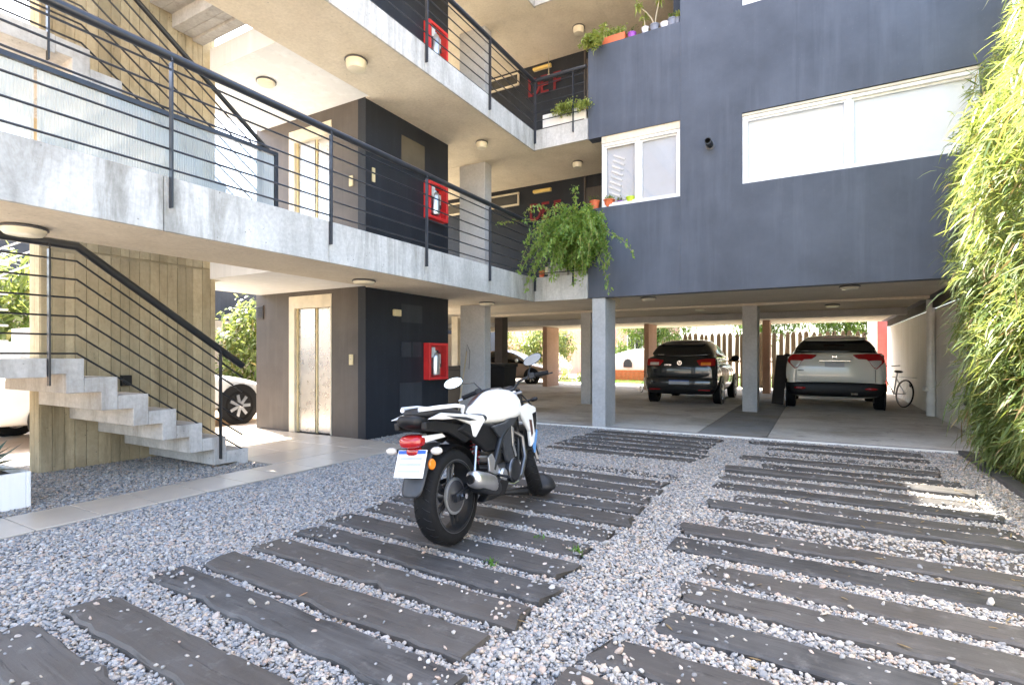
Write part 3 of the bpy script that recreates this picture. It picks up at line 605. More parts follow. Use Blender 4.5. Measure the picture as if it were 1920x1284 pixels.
# ------------------------------------------------------------------ gravel: instanced pebbles
def gravel_points():
    pts = []
    def region(x0, x1, y0, y1, dens): 
        n = int((x1-x0)*(y1-y0)*dens); return np.column_stack([RNG.uniform(x0, x1, n), RNG.uniform(y0, y1, n)])
    near = [region(-4.59, 1.5, .2, 3.4, 9000), region(-4.59, 1.5, 3.4, 5.6, 7200), region(-4.59, 1.5, 5.6, 8.36, 5600), region(-6.9, -5.18, 1.5, 3.76, 4800), region(-5.54, -4.59, 5.53, 8.36, 4200), region(-5.54, -5.18, .5, 1.6, 4800)]
    P = np.vstack(near)
    # keep what the lens or a step beside it could see
    s, c = math.sin(YAW), math.cos(YAW); d = -P[:,0]*s+P[:,1]*c; xc = P[:,0]*c+P[:,1]*s
    P = P[(d > 1.0) & (np.abs(xc) < d*1.25+.6)]
    keep = np.ones(len(P), bool); onz = np.zeros(len(P))
    for (cx, cy, L, W, rot, zt) in SLP:
        dx, dy = P[:,0]-cx, P[:,1]-cy; u = dx*math.cos(rot)+dy*math.sin(rot); v = -dx*math.sin(rot)+dy*math.cos(rot)
        ins = (np.abs(u) < L/2-.004) & (np.abs(v) < W/2-.002)
        # pebbles kicked on top, more of them on the low boards and towards the board ends
        pr = .002+.012*np.exp(-(zt/.02))+ .10*np.exp(-(L/2-np.abs(u))/.10)*(zt < .03)+ (.25 if zt < .013 else 0)
        top = ins & (RNG.random(len(P)) < pr)
        keep &= ~(ins & ~top); onz[top] = zt
    P = P[keep]; z = onz[keep]
    n = len(P); sc = RNG.lognormal(0, .28, n)*.0077
    low = z == 0
    zz = np.where(low, RNG.uniform(-.010, .007, n)+.004*np.sin(P[:,0]*3.1)*np.sin(P[:,1]*2.3), z+sc*.35)
    return np.column_stack([P, zz]), sc, n
gp, gsc, gn = gravel_points()
me = bpy.data.meshes.new('gravel'); me.vertices.add(gn); me.vertices.foreach_set('co', gp.astype(np.float32).ravel())
at = me.attributes.new('prot', 'FLOAT_VECTOR', 'POINT'); rot = np.column_stack([RNG.normal(0, .45, gn), RNG.normal(0, .45, gn), RNG.uniform(0, 6.28, gn)]); at.data.foreach_set('vector', rot.astype(np.float32).ravel())
at = me.attributes.new('pscl', 'FLOAT_VECTOR', 'POINT'); sc3 = np.column_stack([gsc*RNG.uniform(.95, 1.5, gn), gsc*RNG.uniform(.75, 1.1, gn), gsc*RNG.uniform(.45, .85, gn)]); at.data.foreach_set('vector', sc3.astype(np.float32).ravel())
go = bpy.data.objects.new('gravel', me); COL.objects.link(go); tag(go, 'loose grey, beige and blue pebbles covering the court', 'gravel', kind='stuff')
ng = bpy.data.node_groups.new('pebbles', 'GeometryNodeTree'); ng.interface.new_socket('Geometry', in_out='INPUT', socket_type='NodeSocketGeometry'); ng.interface.new_socket('Geometry', in_out='OUTPUT', socket_type='NodeSocketGeometry')
N = ng.nodes; Lk = ng.links
gi = N.new('NodeGroupInput'); gout = N.new('NodeGroupOutput'); jn = N.new('GeometryNodeGeometryToInstance')
for k in range(5):
    ico = N.new('GeometryNodeMeshIcoSphere'); ico.inputs['Subdivisions'].default_value = 2; ico.inputs['Radius'].default_value = 1
    sp = N.new('GeometryNodeSetPosition'); nz = N.new('ShaderNodeTexNoise'); nz.noise_dimensions = '4D'; nz.inputs['W'].default_value = k*7.3+1; nz.inputs['Scale'].default_value = 1.0; nz.inputs['Detail'].default_value = 1
    sb = N.new('ShaderNodeVectorMath'); sb.operation = 'SUBTRACT'; sb.inputs[1].default_value = (.5,.5,.5); ml = N.new('ShaderNodeVectorMath'); ml.operation = 'SCALE'; ml.inputs['Scale'].default_value = 1.5
    Lk.new(nz.outputs['Color'], sb.inputs[0]); Lk.new(sb.outputs[0], ml.inputs[0]); Lk.new(ml.outputs[0], sp.inputs['Offset']); Lk.new(ico.outputs[0], sp.inputs['Geometry'])
    ss = N.new('GeometryNodeSetShadeSmooth'); sm = N.new('GeometryNodeSetMaterial'); sm.inputs['Material'].default_value = MAT['pebble']
    Lk.new(sp.outputs[0], ss.inputs[0]); Lk.new(ss.outputs[0], sm.inputs[0]); Lk.new(sm.outputs[0], jn.inputs[0])
iop = N.new('GeometryNodeInstanceOnPoints'); iop.inputs['Pick Instance'].default_value = True
ar = N.new('GeometryNodeInputNamedAttribute'); ar.data_type = 'FLOAT_VECTOR'; ar.inputs[0].default_value = 'prot'; as_ = N.new('GeometryNodeInputNamedAttribute'); as_.data_type = 'FLOAT_VECTOR'; as_.inputs[0].default_value = 'pscl'
e2r = N.new('FunctionNodeEulerToRotation'); Lk.new(ar.outputs[0], e2r.inputs[0])
rv = N.new('FunctionNodeRandomValue'); rv.data_type = 'INT'; rv.inputs[4].default_value = 0; rv.inputs[5].default_value = 4
Lk.new(gi.outputs[0], iop.inputs['Points']); Lk.new(jn.outputs[0], iop.inputs['Instance']); Lk.new(e2r.outputs[0], iop.inputs['Rotation']); Lk.new(as_.outputs[0], iop.inputs['Scale']); Lk.new(rv.outputs[2], iop.inputs['Instance Index'])
Lk.new(iop.outputs[0], gout.inputs[0])
md = go.modifiers.new('pebbles', 'NODES'); md.node_group = ng
print('pebbles', gn)

# fallen leaves and litter, thicker towards the hedge
n = 520; lx = 1.5-np.abs(RNG.exponential(.75, n)); ly = RNG.uniform(1.6, 8.2, n); kp = lx > -2.5; lx, ly = lx[kp], ly[kp]; n = len(lx); lz = np.full(n, .016)
for (cx, cy, L, W, rot_, zt) in SLP:
    u = (lx-cx)*math.cos(rot_)+(ly-cy)*math.sin(rot_); v_ = -(lx-cx)*math.sin(rot_)+(ly-cy)*math.cos(rot_); lz = np.where((np.abs(u) < L/2) & (np.abs(v_) < W/2), np.maximum(lz, zt+.006), lz)
LITTER = (lx, ly, lz)
# ------------------------------------------------------------------ foliage helpers
def fast_mesh(name, V, quads, tris, m, parent=None, smooth=False):
    me = bpy.data.meshes.new(name); V = np.asarray(V, np.float32)
    if parent is not None: V = V-np.array(parent_origin(parent), np.float32)
    nq, nt_ = len(quads), len(tris)
    me.vertices.add(len(V)); me.vertices.foreach_set('co', V.ravel())
    loops = np.concatenate([np.asarray(quads, np.int32).ravel(), np.asarray(tris, np.int32).ravel()]) if nt_ else np.asarray(quads, np.int32).ravel()
    me.loops.add(len(loops)); me.loops.foreach_set('vertex_index', loops)
    st = np.concatenate([np.arange(nq)*4, nq*4+np.arange(nt_)*3]).astype(np.int32)
    me.polygons.add(nq+nt_); me.polygons.foreach_set('loop_start', st)
    me.update(calc_edges=True); me.validate()
    me.materials.append(MAT[m]); o = bpy.data.objects.new(name, me); COL.objects.link(o)
    if parent is not None: o.parent = parent
    if smooth: me.polygons.foreach_set('use_smooth', np.ones(len(me.polygons), bool))
    return o
def nrm(a): return a/np.maximum(np.linalg.norm(a, axis=1, keepdims=True), 1e-6)
def blades(P, D, L, W, droop, up=None):
    """leaf blades: returns V, quads, tris"""
    n = len(P); D = nrm(D)
    U = RNG.normal(0, .35, (n, 3))+np.array([0,0,1.]) if up is None else up
    Sd = nrm(np.cross(D, U)); T = [0, .3, .68, 1.0]; Wd = [.30, 1.0, .78, 0]
    L = L[:, None]; W = W[:, None]/2; droop = droop[:, None]; rows = []
    for t, wd in zip(T, Wd):
        c = P+D*L*t+np.array([0,0,-1.])*droop*L*t*t
        if wd: rows += [c-Sd*W*wd, c+Sd*W*wd]
        else: rows.append(c)
    V = np.stack(rows, 1).reshape(-1, 3); b = (np.arange(n)*7)[:, None]
    q = np.concatenate([b+np.array([[0,1,3,2]]), b+np.array([[2,3,5,4]])]); t_ = b+np.array([[4,5,6]])
    return V, q, t_
def sprays(C, out, k, L, W, droop=.35, spread=.8, size=.08):
    n = len(C); P = np.repeat(C, k, 0)+RNG.normal(0, size, (n*k, 3)); D = np.repeat(out, k, 0)+RNG.normal(0, spread, (n*k, 3))
    m = n*k; return blades(P, D, RNG.uniform(L*.6, L*1.35, m), RNG.uniform(W*.7, W*1.25, m), RNG.uniform(0, droop*2, m))
# ------------------------------------------------------------------ bamboo hedge
bh = thing('bamboo_hedge', 'tall feathery bamboo hedge leaning over the right edge of the court', 'hedge', (1.85, 6, 0))
def xs(y, z):
    prof = np.interp(z, [0, .4, 1.0, 1.6, 2.4, 3.2, 3.7, 4.2, 4.7, 5.4, 6.2], [1.74, 1.66, 1.60, 1.54, 1.46, 1.42, 1.60, 1.84, 1.98, 2.12, 2.3])
    return prof+.10*np.sin(y*2.3+z*1.1)+.07*np.sin(y*5.1-z*2.7)+.05*np.sin(z*6.3+y*3.3)
n = 7200; y = RNG.uniform(4.3, 8.28, n); z = RNG.uniform(.1, 6.0, n)**1.0; x = xs(y, z)+np.abs(RNG.normal(0, .22, n))-.02
y = np.minimum(y, 8.34-RNG.uniform(0, .1, n))
C = np.column_stack([x, y, z]); out = np.column_stack([-np.ones(n)*.75, RNG.normal(-.25, .5, n), RNG.normal(-.25, .45, n)])
keep = RNG.random(n) < np.interp(z, [0, .3, 5, 6], [.5, 1, .9, .35]); C, out = C[keep], out[keep]
V, q, t_ = sprays(C, out, 9, .17, .016, .4, .55, .07); fast_mesh('foliage', V, q, t_, 'leaf_bamboo', bh)
n = 500; y = RNG.uniform(4.5, 8.2, n); z = RNG.uniform(.1, 3.2, n); C = np.column_stack([xs(y, z)+.05, y, z]); V, q, t_ = sprays(C, np.column_stack([-np.ones(n)*.5, np.zeros(n), -np.ones(n)*.6]), 3, .15, .015); fast_mesh('dry_leaves', V, q, t_, 'leaf_dry', bh)
for i in range(34):
    y0 = RNG.uniform(4.5, 8.2); x0 = RNG.uniform(1.72, 1.98); lean = RNG.uniform(.0, .35); H = RNG.uniform(3.0, 4.6)
    MB().tube([(x0-lean*(t**2)*.9, y0+.1*math.sin(t*3+i), H*t) for t in [k/7 for k in range(8)]], [.013*(1-.7*k/7) for k in range(8)], 6).build('cane', 'bamboo_cane', bh, smooth=True)
gw = tag(MB().box(2.06, 2.2, -3, 8.39, -.03, 2.1).build('garden_wall', 'white_render'), 'white rendered wall hidden behind the bamboo hedge', 'wall')
# ------------------------------------------------------------------ hanging vine and its troughs
def trough(x0, x1, y0, y1, z0, z1, label, m='concrete_stair'):
    t = thing('plant_trough', label, 'planter', ((x0+x1)/2, (y0+y1)/2, z0)); k = .02
    MB().box(x0, x1, y0, y0+k, z0, z1).box(x0, x1, y1-k, y1, z0, z1).box(x0, x0+k, y0+k, y1-k, z0, z1).box(x1-k, x1, y0+k, y1-k, z0, z1).box(x0+k, x1-k, y0+k, y1-k, z0, z0+k).build('trough', m, t, bevel=.004)
    MB().box(x0+k, x1-k, y0+k, y1-k, z1-.05, z1-.03).build('soil', 'soil', t); return t
trough(-4.10, -3.73, FY+.01, FY+.25, Z1T+.013, 2.83, 'grey concrete trough under the left of the hanging plant'); trough(-3.70, -3.40, FY+.01, FY+.25, Z1T+.013, 2.83, 'grey concrete trough under the right of the hanging plant')
trough(-4.22, -3.40, FY+.05, FY+.30, Z2T+.013, 5.46, 'long pale trough planter behind the short upper railing', 'white_render')
def vine(name, label, c, rad, n, strands, down, m='leaf_vine', leaf=.045):
    t = thing(name, label, 'plant', (c[0], c[1], c[2]-rad[2]))
    d = nrm(RNG.normal(0, 1, (n, 3))); rr = RNG.uniform(.45, 1.05, n)[:, None]; C = np.array(c)+d*rr*np.array(rad)
    lump = np.sin(C[:,0]*13)+np.sin(C[:,2]*15+C[:,1]*9)+np.sin(C[:,0]*7+C[:,2]*5); kp = lump > -.9; C = C[kp]; d = d[kp]
    Vs = [sprays(C, d*.6+np.array([0,-.2,.1]), 4, leaf, leaf*.75, .25, .8, .03)]
    for i in range(strands):
        a = RNG.uniform(-.95, 1.05); p = Vector((c[0]+a*rad[0]*.95, c[1]-rad[1]*RNG.uniform(.2, .9), c[2]+RNG.uniform(-.2, .5)*rad[2])); v = Vector((a*.22+RNG.normal(0,.12), -.22, RNG.uniform(-.1,.3))); pts = [p.copy()]
        L = RNG.uniform(.35, 1.0)*down; st = 14
        for k in range(st):
            v.z -= .16*(1 if RNG.random() < .8 else -.3); v.normalize(); p = p+v*(L/st); p.y = min(p.y, FY-.05); pts.append(p.copy())
        MB().tube(pts, .003, 4).build('stem', 'bamboo_cane', t)
        A = np.array([list(q_) for q_ in pts]); A = np.repeat(A, 3, 0)+RNG.normal(0, .012, (len(A)*3, 3)); Vs.append(sprays(A, np.tile([0,-.3,-.2], (len(A),1)), 2, leaf*.9, leaf*.5, .3, .8, .02))
    off = 0; Va, Qa, Ta = [], [], []
    for V, q, tt in Vs: Va.append(V); Qa.append(q+off); Ta.append(tt+off); off += len(V)
    fast_mesh('foliage', np.vstack(Va), np.vstack(Qa), np.vstack(Ta), m, t); return t
vine('hanging_plant', 'bushy green vine spilling over the concrete corner of the walkway', (-3.52, 8.34, 3.20), (.50, .27, .52), 2100, 70, 1.25, leaf=.055)
MB_s = vine('trailing_plant', 'small yellow green trailing plant in the pale upper trough', (-3.72, FY+.05, 5.46), (.34, .12, .10), 220, 8, .25, 'leaf_pale', .04)
# ------------------------------------------------------------------ pots on the parapets
def pot(x, z, r, h, m, label, plant=None, y_=FY+.10):
    t = thing('plant_pot', label, 'plant pot', (x, y_, z))
    MB().lathe([(r*.72,z+.001),(r*.95,z+h*.86),(r*1.06,z+h*.88),(r*1.06,z+h),(r*.92,z+h),(r*.88,z+h*.9),(.003,z+h*.88)], (x, y_, 0), 'z', 18).build('pot', m, t, smooth=True)
    if plant:
        k, ph, mm = plant; n = 40 if k == 'bush' else 14
        C = np.column_stack([RNG.normal(x, r*.5, n), RNG.normal(y_, r*.5, n), z+h+np.abs(RNG.normal(0, ph*.4, n))]); V, q, tt = sprays(C, np.tile([0,0,1.], (n,1)), 4, max(.04, ph*.35), .016, .3, .7, .015); fast_mesh('leaves', V, q, tt, mm, t)
    return t
pz = 3.663
pot(-3.26, pz, .085, .15, 'terracotta', 'orange pot at the left end of the lower parapet', ('b', .08, 'leaf_tree')); pot(-3.01, pz, .10, .13, 'terracotta', 'round terracotta bowl in front of the small window', ('bush', .05, 'leaf_pale')); pot(-2.82, pz, .05, .09, 'purple_pot', 'tiny purple pot on the lower parapet', ('b', .03, 'leaf_tree')); pot(-2.64, pz, .075, .13, 'lime_pot', 'lime green pot on the lower parapet')
pz = 6.357
pot(-2.62, pz, .07, .10, 'purple_pot', 'purple pot beside the orange trough on the upper parapet', ('b', .04, 'leaf_tree')); pot(-2.40, pz, .06, .12, 'white_pot', 'white pot with a thin stem on the upper parapet'); pot(-2.25, pz, .075, .12, 'grey_pot', 'grey pot holding the tall bare branched plant'); pot(-2.09, pz, .07, .10, 'white_pot', 'squat white pot right of the bare branched plant'); pot(-1.97, pz, .07, .13, 'grey_pot', 'dark grey pot near the right end of the upper parapet', ('b', .1, 'leaf_tree')); pot(-1.885, pz, .045, .12, 'grey_pot', 'slim grey pot with yellow leaves at the parapet end', ('bush', .12, 'leaf_pale'))
t = trough(-3.10, -2.72, FY+.03, FY+.17, pz, pz+.13, 'orange plastic trough on the upper parapet', 'terracotta')
n = 60; C = np.column_stack([RNG.uniform(-3.08,-2.74,n), RNG.normal(FY+.1,.03,n), RNG.uniform(pz+.12,pz+.25,n)]); V, q, tt = sprays(C, np.tile([0,0,1.],(n,1)), 3, .06, .03, .2, .6, .02); fast_mesh('leaves', V, q, tt, 'leaf_pale', t)
vine('succulent_plant', 'pale green succulent tumbling over the left end of the upper parapet', (-3.25, FY-.0, pz+.14), (.16, .10, .13), 150, 6, .35, 'leaf_pale', .05)
bp = thing('bare_plant', 'tall bare branched plant with leaf tufts on the upper parapet', 'plant', (-2.25, FY+.1, pz+.1))
for pts in ([(-2.25,FY+.1,pz+.1),(-2.30,FY+.1,pz+.25),(-2.38,FY+.08,pz+.36),(-2.50,FY+.06,pz+.48)], [(-2.25,FY+.1,pz+.1),(-2.22,FY+.1,pz+.3),(-2.17,FY+.1,pz+.52)], [(-2.40,FY+.1,pz+.1),(-2.42,FY+.1,pz+.3)]):
    MB().tube(pts, [.011, .009, .007, .006][:len(pts)], 6).build('branch', 'rope', bp, smooth=True)
    e = np.array(pts[-1]); C = e+RNG.normal(0, .02, (10, 3)); V, q, tt = sprays(C, np.tile([0,-.2,.2],(10,1)), 3, .08, .03, .5, .9, .01); fast_mesh('leaf_tuft', V, q, tt, 'leaf_pale', bp)
pot(-4.24, Z1T+.013, .055, .12, 'terracotta', 'small red pot on the walkway edge left of the troughs', None, FY-.002+.06)
# ------------------------------------------------------------------ agave in white planter, small weeds
ap = thing('white_planter', 'white box planter standing on the gravel at the left edge', 'planter', (-5.7, 1.4, 0))
x0, x1, y0, y1 = -5.98, -5.43, 1.0, 1.80
MB().box(x0, x1, y0, y0+.03, .0, .285).box(x0, x1, y1-.03, y1, .0, .285).box(x0, x0+.03, y0+.03, y1-.03, .0, .285).box(x1-.03, x1, y0+.03, y1-.03, .0, .285).build('box', 'white_wall', ap, bevel=.006); MB().box(x0+.03, x1-.03, y0+.03, y1-.03, .0, .24).build('soil', 'soil', ap)
ag = thing('agave_plant', 'spiky blue green agave growing in the white planter', 'plant', (-5.68, 1.45, .24))
n = 26; a = np.linspace(0, 6.28*2.6, n); D = np.column_stack([np.cos(a), np.sin(a), RNG.uniform(.2, 1.1, n)]); P = np.tile([-5.66, 1.50, .26], (n, 1))+RNG.normal(0, .02, (n, 3))
V, q, tt = blades(P, D, RNG.uniform(.34, .52, n), RNG.uniform(.055, .075, n), RNG.uniform(0, .35, n), np.tile([0,0,1.], (n,1))); fast_mesh('leaves', V, q, tt, 'leaf_agave', ag)
for i, (x, y_, lb) in enumerate(((-1.25, 2.99, 'small green weed tuft at the end of a left row sleeper'), (-1.62, 2.60, 'tiny green sprout between the sleepers beside the rear tyre'), (-1.55, 3.10, 'low green moss tuft between the sleepers right of the motorcycle'))):
    n = 16; C = np.column_stack([RNG.normal(x, .018, n), RNG.normal(y_, .018, n), np.full(n, .012)]); V, q, tt = sprays(C, np.tile([0,0,1.2],(n,1)), 2, .05 if i == 0 else .03, .010, .4, .6, .008); tag(fast_mesh('weed', V, q, tt, 'grass_blade'), lb, 'weed')
# shrubs and trees beyond
def shrub(name, label, x, y_, z0, rx, ry, h, n, m, leaf=.12, group=None, trunk=0, cat='shrub'):
    t = thing(name, label, cat, (x, y_, z0), group=group)
    d = nrm(RNG.normal(0, 1, (n, 3))); C = np.array([x, y_, z0+trunk+(h-trunk)/2])+d*np.sqrt(RNG.uniform(.15, 1.05, n))[:, None]*np.array([rx, ry, (h-trunk)/2])
    lump = np.sin(C[:,0]*5/rx+1)+np.sin(C[:,2]*6+C[:,1]*3)+np.sin(C[:,0]*3+C[:,2]*4); C = C[lump > -1.0]
    C = C[C[:,2] > z0+.02]
    V, q, tt = sprays(C, RNG.normal(0, .6, (len(C), 3))+np.array([0,-.3,.1]), 5, leaf, leaf*.3, .4, .6, leaf*.6); fast_mesh('crown', V, q, tt, m, t)
    for k in range(4): MB().tube([(x+.05*k-.1, y_, z0), (x+.1*math.sin(k*2), y_+.05*k, z0+trunk+.3*h), (x+rx*.5*math.sin(k*2.1), y_+ry*.4*math.cos(k*2.1), z0+trunk+(h-trunk)*.6)], [.06 if trunk else .02, .04 if trunk else .015, .01], 6).build('trunk', 'dark_wood', t)
    return t
shrub('garden_bamboo', 'sunlit bamboo clump seen past the end of the stair wall', -12.2, 8.4, 0, .7, .8, 2.6, 700, 'leaf_bamboo', .2)
shrub('garden_bamboo', 'sunlit green bushes left of the stair wall behind the white rails', -12.2, 3.2, 0, .9, 1.6, 3.0, 1200, 'leaf_bamboo', .2)

lx, ly, lz = LITTER; n = len(lx); V, q, tt = blades(np.column_stack([lx, ly, lz]), np.column_stack([RNG.normal(0,1,n), RNG.normal(0,1,n), RNG.normal(.05,.1,n)]), RNG.uniform(.02,.07,n), RNG.uniform(.006,.016,n), RNG.uniform(0,.1,n), np.tile([0,0,1.],(n,1)))
tag(fast_mesh('leaf_litter', V, q, tt, 'leaf_dry'), 'dry fallen bamboo leaves scattered over gravel and sleepers', 'leaves', kind='stuff')
# ------------------------------------------------------------------ motorcycle (local: x right, y forward, z up; rear axle at y=0)
def sring(y, z, hw, hh, p=2.4, n=20, x=0.0, zb=None):
    """superellipse ring in the x-z plane"""
    out = []
    for k in range(n):
        a = 2*math.pi*k/n; c, s = math.cos(a), math.sin(a)
        zz = (hh if s > 0 else (zb if zb is not None else hh))*math.copysign(abs(s)**(2/p), s)
        out.append((x+hw*math.copysign(abs(c)**(2/p), c), y, z+zz))
    return out
def wheel(parent, name, c, R_, w, rimr, m_rim, nsp=5, disc=None, steer=None, label=None):
    wh = MB().lathe([(R_-.075, -w*.46),(R_-.045, -w*.5),(R_-.018, -w*.42),(R_-.004, -w*.22),(R_, 0),(R_-.004, w*.22),(R_-.018, w*.42),(R_-.045, w*.5),(R_-.075, w*.46),(R_-.082, w*.3),(R_-.082, -w*.3)], c, 'x', 48, close=True)
    # tread grooves
    if steer is not None: wh.xf(steer)
    ty = wh.build(name, 'rubber', parent, smooth=True, angle=50)
    g = MB()
    for k in range(30):
        a = 2*math.pi*k/30
        for s in (-1, 1):
            for (x0, x1, sk) in ((.10, .40, .10),):
                A = [(s*w*(x0+(x1-x0)*t), a+sk*t) for t in (0, .5, 1)]
                pts = []
                for (xx, aa) in A:
                    rr = R_+.0012-.016*max(0, (abs(xx)/w-.2)/.22)**1.6
                    pts.append((c[0]+xx, c[1]+rr*math.cos(aa), c[2]+rr*math.sin(aa)))
                g.tube(pts, .0022, 4)
    if steer is not None: g.xf(steer)
    tag(g.build('tread_groove', 'black_plastic', ty), kind='stuff')
    rm = MB().lathe([(R_-.078, -w*.44),(R_-.092, -w*.44),(R_-.100, -w*.2),(R_-.100, w*.2),(R_-.092, w*.44),(R_-.078, w*.44),(R_-.085, 0)], c, 'x', 48, close=True)
    for k in range(nsp):
        for s in (-.13, .13):
            a = 2*math.pi*k/nsp+s; a2 = 2*math.pi*k/nsp+s*.6
            p0 = (c[0], c[1]+.045*math.cos(a2), c[2]+.045*math.sin(a2)); p1 = (c[0], c[1]+(R_-.095)*math.cos(a), c[2]+(R_-.095)*math.sin(a)); rm.tube([p0, p1], [.017, .011], 6)
    rm.lathe([(.05,-.05),(.05,.05),(.028,.055),(.028,-.055)], c, 'x', 20, close=True)
    if steer is not None: rm.xf(steer)
    rm.build('rim', m_rim, ty, smooth=True)
    st = MB().lathe([(R_-.0775, w*.46),(R_-.0745, w*.475),(R_-.080, w*.475)], c, 'x', 48, close=True)
    if steer is not None: st.xf(steer)
    st.build('rim_edge', 'dark_steel', ty, smooth=True)
    if disc:
        dm = MB().lathe([(disc[0], disc[2]),(disc[0], disc[2]+.006),(disc[1], disc[2]+.006),(disc[1], disc[2])], c, 'x', 40, close=True)
        if steer is not None: dm.xf(steer)
        dm.build('brake_drum' if disc[3] else 'brake_disc', 'alu' if disc[3] else 'steel', ty, smooth=True)
    return ty
mc = thing('motorcycle', 'white and black naked motorcycle parked on the sleepers, leaning on its side stand', 'motorcycle')
RW = (0, 0, .31)
tw = wheel(mc, 'rear_wheel', RW, .31, .145, .2, 'black_metal', 5, (.115, .03, .05, True))
MB().lathe([(.10,.056),(.10,.064),(.045,.072),(.02,.085),(.003,.085)], RW, 'x', 28).build('hub_cover', 'dark_steel', tw, smooth=True); MB().lathe([(.118,.046),(.118,.058),(.098,.060),(.098,.046)], RW, 'x', 36, close=True).build('hub_ring', 'alu', tw, smooth=True)
MB().cyl((-.14,0,.31), (.14,0,.31), .011, n=12).cyl((.115,0,.31), (.142,0,.31), .019, n=6).build('axle', 'chrome', tw, smooth=True)
# swingarm, hugger, chain
MB().tube([(.095,-.03,.31),(.10,.10,.325),(.105,.42,.38)], [.026,.028,.03], 10).tube([(-.095,-.03,.31),(-.10,.10,.325),(-.105,.42,.38)], [.026,.028,.03], 10).tube([(-.11,.40,.38),(.11,.40,.38)], .035, 10).box(.085,.112,-.07,.02,.285,.335).box(-.112,-.085,-.07,.02,.285,.335).build('swingarm', 'black_metal', mc, smooth=True)
hg = []
for a in [R(x) for x in range(20, 112, 9)]:
    rr = .335; hg.append([(-.08, rr*math.cos(a), .31+rr*math.sin(a)-.012), (-.055, rr*math.cos(a), .31+rr*math.sin(a)), (.055, rr*math.cos(a), .31+rr*math.sin(a)), (.08, rr*math.cos(a), .31+rr*math.sin(a)-.012), (.05, (rr-.008)*math.cos(a), .31+(rr-.008)*math.sin(a)), (-.05, (rr-.008)*math.cos(a), .31+(rr-.008)*math.sin(a))])
MB().loft(hg).build('mud_hugger', 'black_plastic', mc, smooth=True)
MB().box(-.125,-.11,-.05,.46,.36,.39).build('chain_guard', 'black_plastic', mc, bevel=.004)
# spring and shock
MB().tube([(0,.36,.42),(0,.42,.68)], .02, 10).build('shock', 'dark_steel', mc, smooth=True); sp = [(.036*math.cos(t*1.1), .37+.045*t/40*1.1+.036*math.sin(t*1.1)*.9, .45+.005*t) for t in range(40)]; MB().tube(sp, .006, 6).build('spring', 'red_letter', mc)
# frame, engine
MB().tube([(.10,.98,.80),(.13,.80,.72),(.14,.55,.62),(.12,.42,.40)], .024, 10).tube([(-.10,.98,.80),(-.13,.80,.72),(-.14,.55,.62),(-.12,.42,.40)], .024, 10).tube([(.05,1.02,.78),(.06,1.0,.55),(.09,.88,.30),(.10,.50,.25),(.11,.42,.38)], .02, 10).tube([(-.05,1.02,.78),(-.06,1.0,.55),(-.09,.88,.30),(-.10,.50,.25),(-.11,.42,.38)], .02, 10).tube([(.09,.50,.66),(.10,.1,.74),(.07,-.25,.78)], .016, 8).tube([(-.09,.50,.66),(-.10,.1,.74),(-.07,-.25,.78)], .016, 8).build('frame', 'black_metal', mc, smooth=True)
en = MB().box(-.12,.12,.46,.84,.24,.42).box(-.10,.10,.50,.74,.42,.50).build('engine_block', 'dark_steel', mc, bevel=.025, seg=3)
cyl_ = MB()
for k in range(8): cyl_.obox((0, .80+.009*k, .46+.026*k), (.20-.004*k, .17, .010), (R(-22),0,0))
cyl_.obox((0,.84,.55), (.13,.11,.26), (R(-22),0,0)).obox((0,.89,.69), (.17,.15,.06), (R(-22),0,0)).build('cylinder_fins', 'black_metal', en, bevel=.003, seg=1)
MB().lathe([(.088,0),(.088,.035),(.078,.050),(.05,.056),(.02,.058),(.003,.058)], (.12,.70,.345), 'x', 28).build('clutch_cover', 'black_metal', en, smooth=True); MB().lathe([(.055,0),(.055,.03),(.042,.042),(.003,.043)], (.12,.53,.34), 'x', 24).build('sprocket_cover', 'alu', en, smooth=True)
MB().lathe([(.09,.03),(.094,.038),(.09,.046)], (.12,.70,.345), 'x', 28, close=True).build('cover_ring', 'dark_steel', en, smooth=True)
MB().tube([(.05,.92,.62),(.10,1.0,.56),(.12,.98,.40),(.13,.86,.27),(.13,.62,.235),(.14,.45,.26)], .021, 12).build('exhaust_pipe', 'dark_steel', mc, smooth=True)
mf = MB(); mf.loft([sring(.42,.275,.035,.04,2.2,18,.15), sring(.36,.29,.06,.062,2.6,18,.16), sring(.22,.335,.072,.080,2.8,18,.168), sring(.08,.385,.068,.075,2.8,18,.172), sring(.055,.395,.058,.064,2.6,18,.173)])
mu = mf.build('muffler', 'black_metal', mc, smooth=True, sub=1)
MB().loft([sring(.30,.325,.060,.060,2.8,18,.186), sring(.20,.358,.066,.066,2.8,18,.192), sring(.03,.412,.058,.060,2.6,18,.188), sring(.0,.42,.045,.05,2.4,18,.186)]).build('muffler_tip', 'alu', mu, smooth=True, sub=1)
MB().lathe([(.030,0),(.030,-.015),(.022,-.015),(.022,.02),(.003,.02)], (.186,-.004,.42), 'y', 20).build('outlet', 'black_plastic', mu, smooth=True)
MB().prism([(.12,.24),(.44,.22),(.52,.30),(.40,.34),(.20,.28)], .13, .20, 'x').build('belly_shield', 'black_plastic', mu, bevel=.01)
for s in (-1, 1):
    MB().tube([(s*.13,.46,.36),(s*.24,.44,.345)], .011, 8).build('foot_peg', 'black_metal', mc); MB().prism([(.34,.40),(.48,.34),(.50,.38),(.40,.52),(.34,.50)], s*.125, s*.140, 'x').build('peg_bracket', 'alu', mc, bevel=.004)
    MB().tube([(s*.13,.14,.44),(s*.20,.12,.435)], .010, 8).tube([(s*.115,.22,.60),(s*.135,.14,.44)], .009, 8).build('rear_peg', 'alu', mc)
MB().tube([(.16,.47,.30),(.19,.60,.26),(.20,.66,.27)], .008, 8).build('brake_pedal', 'chrome', mc, smooth=True)
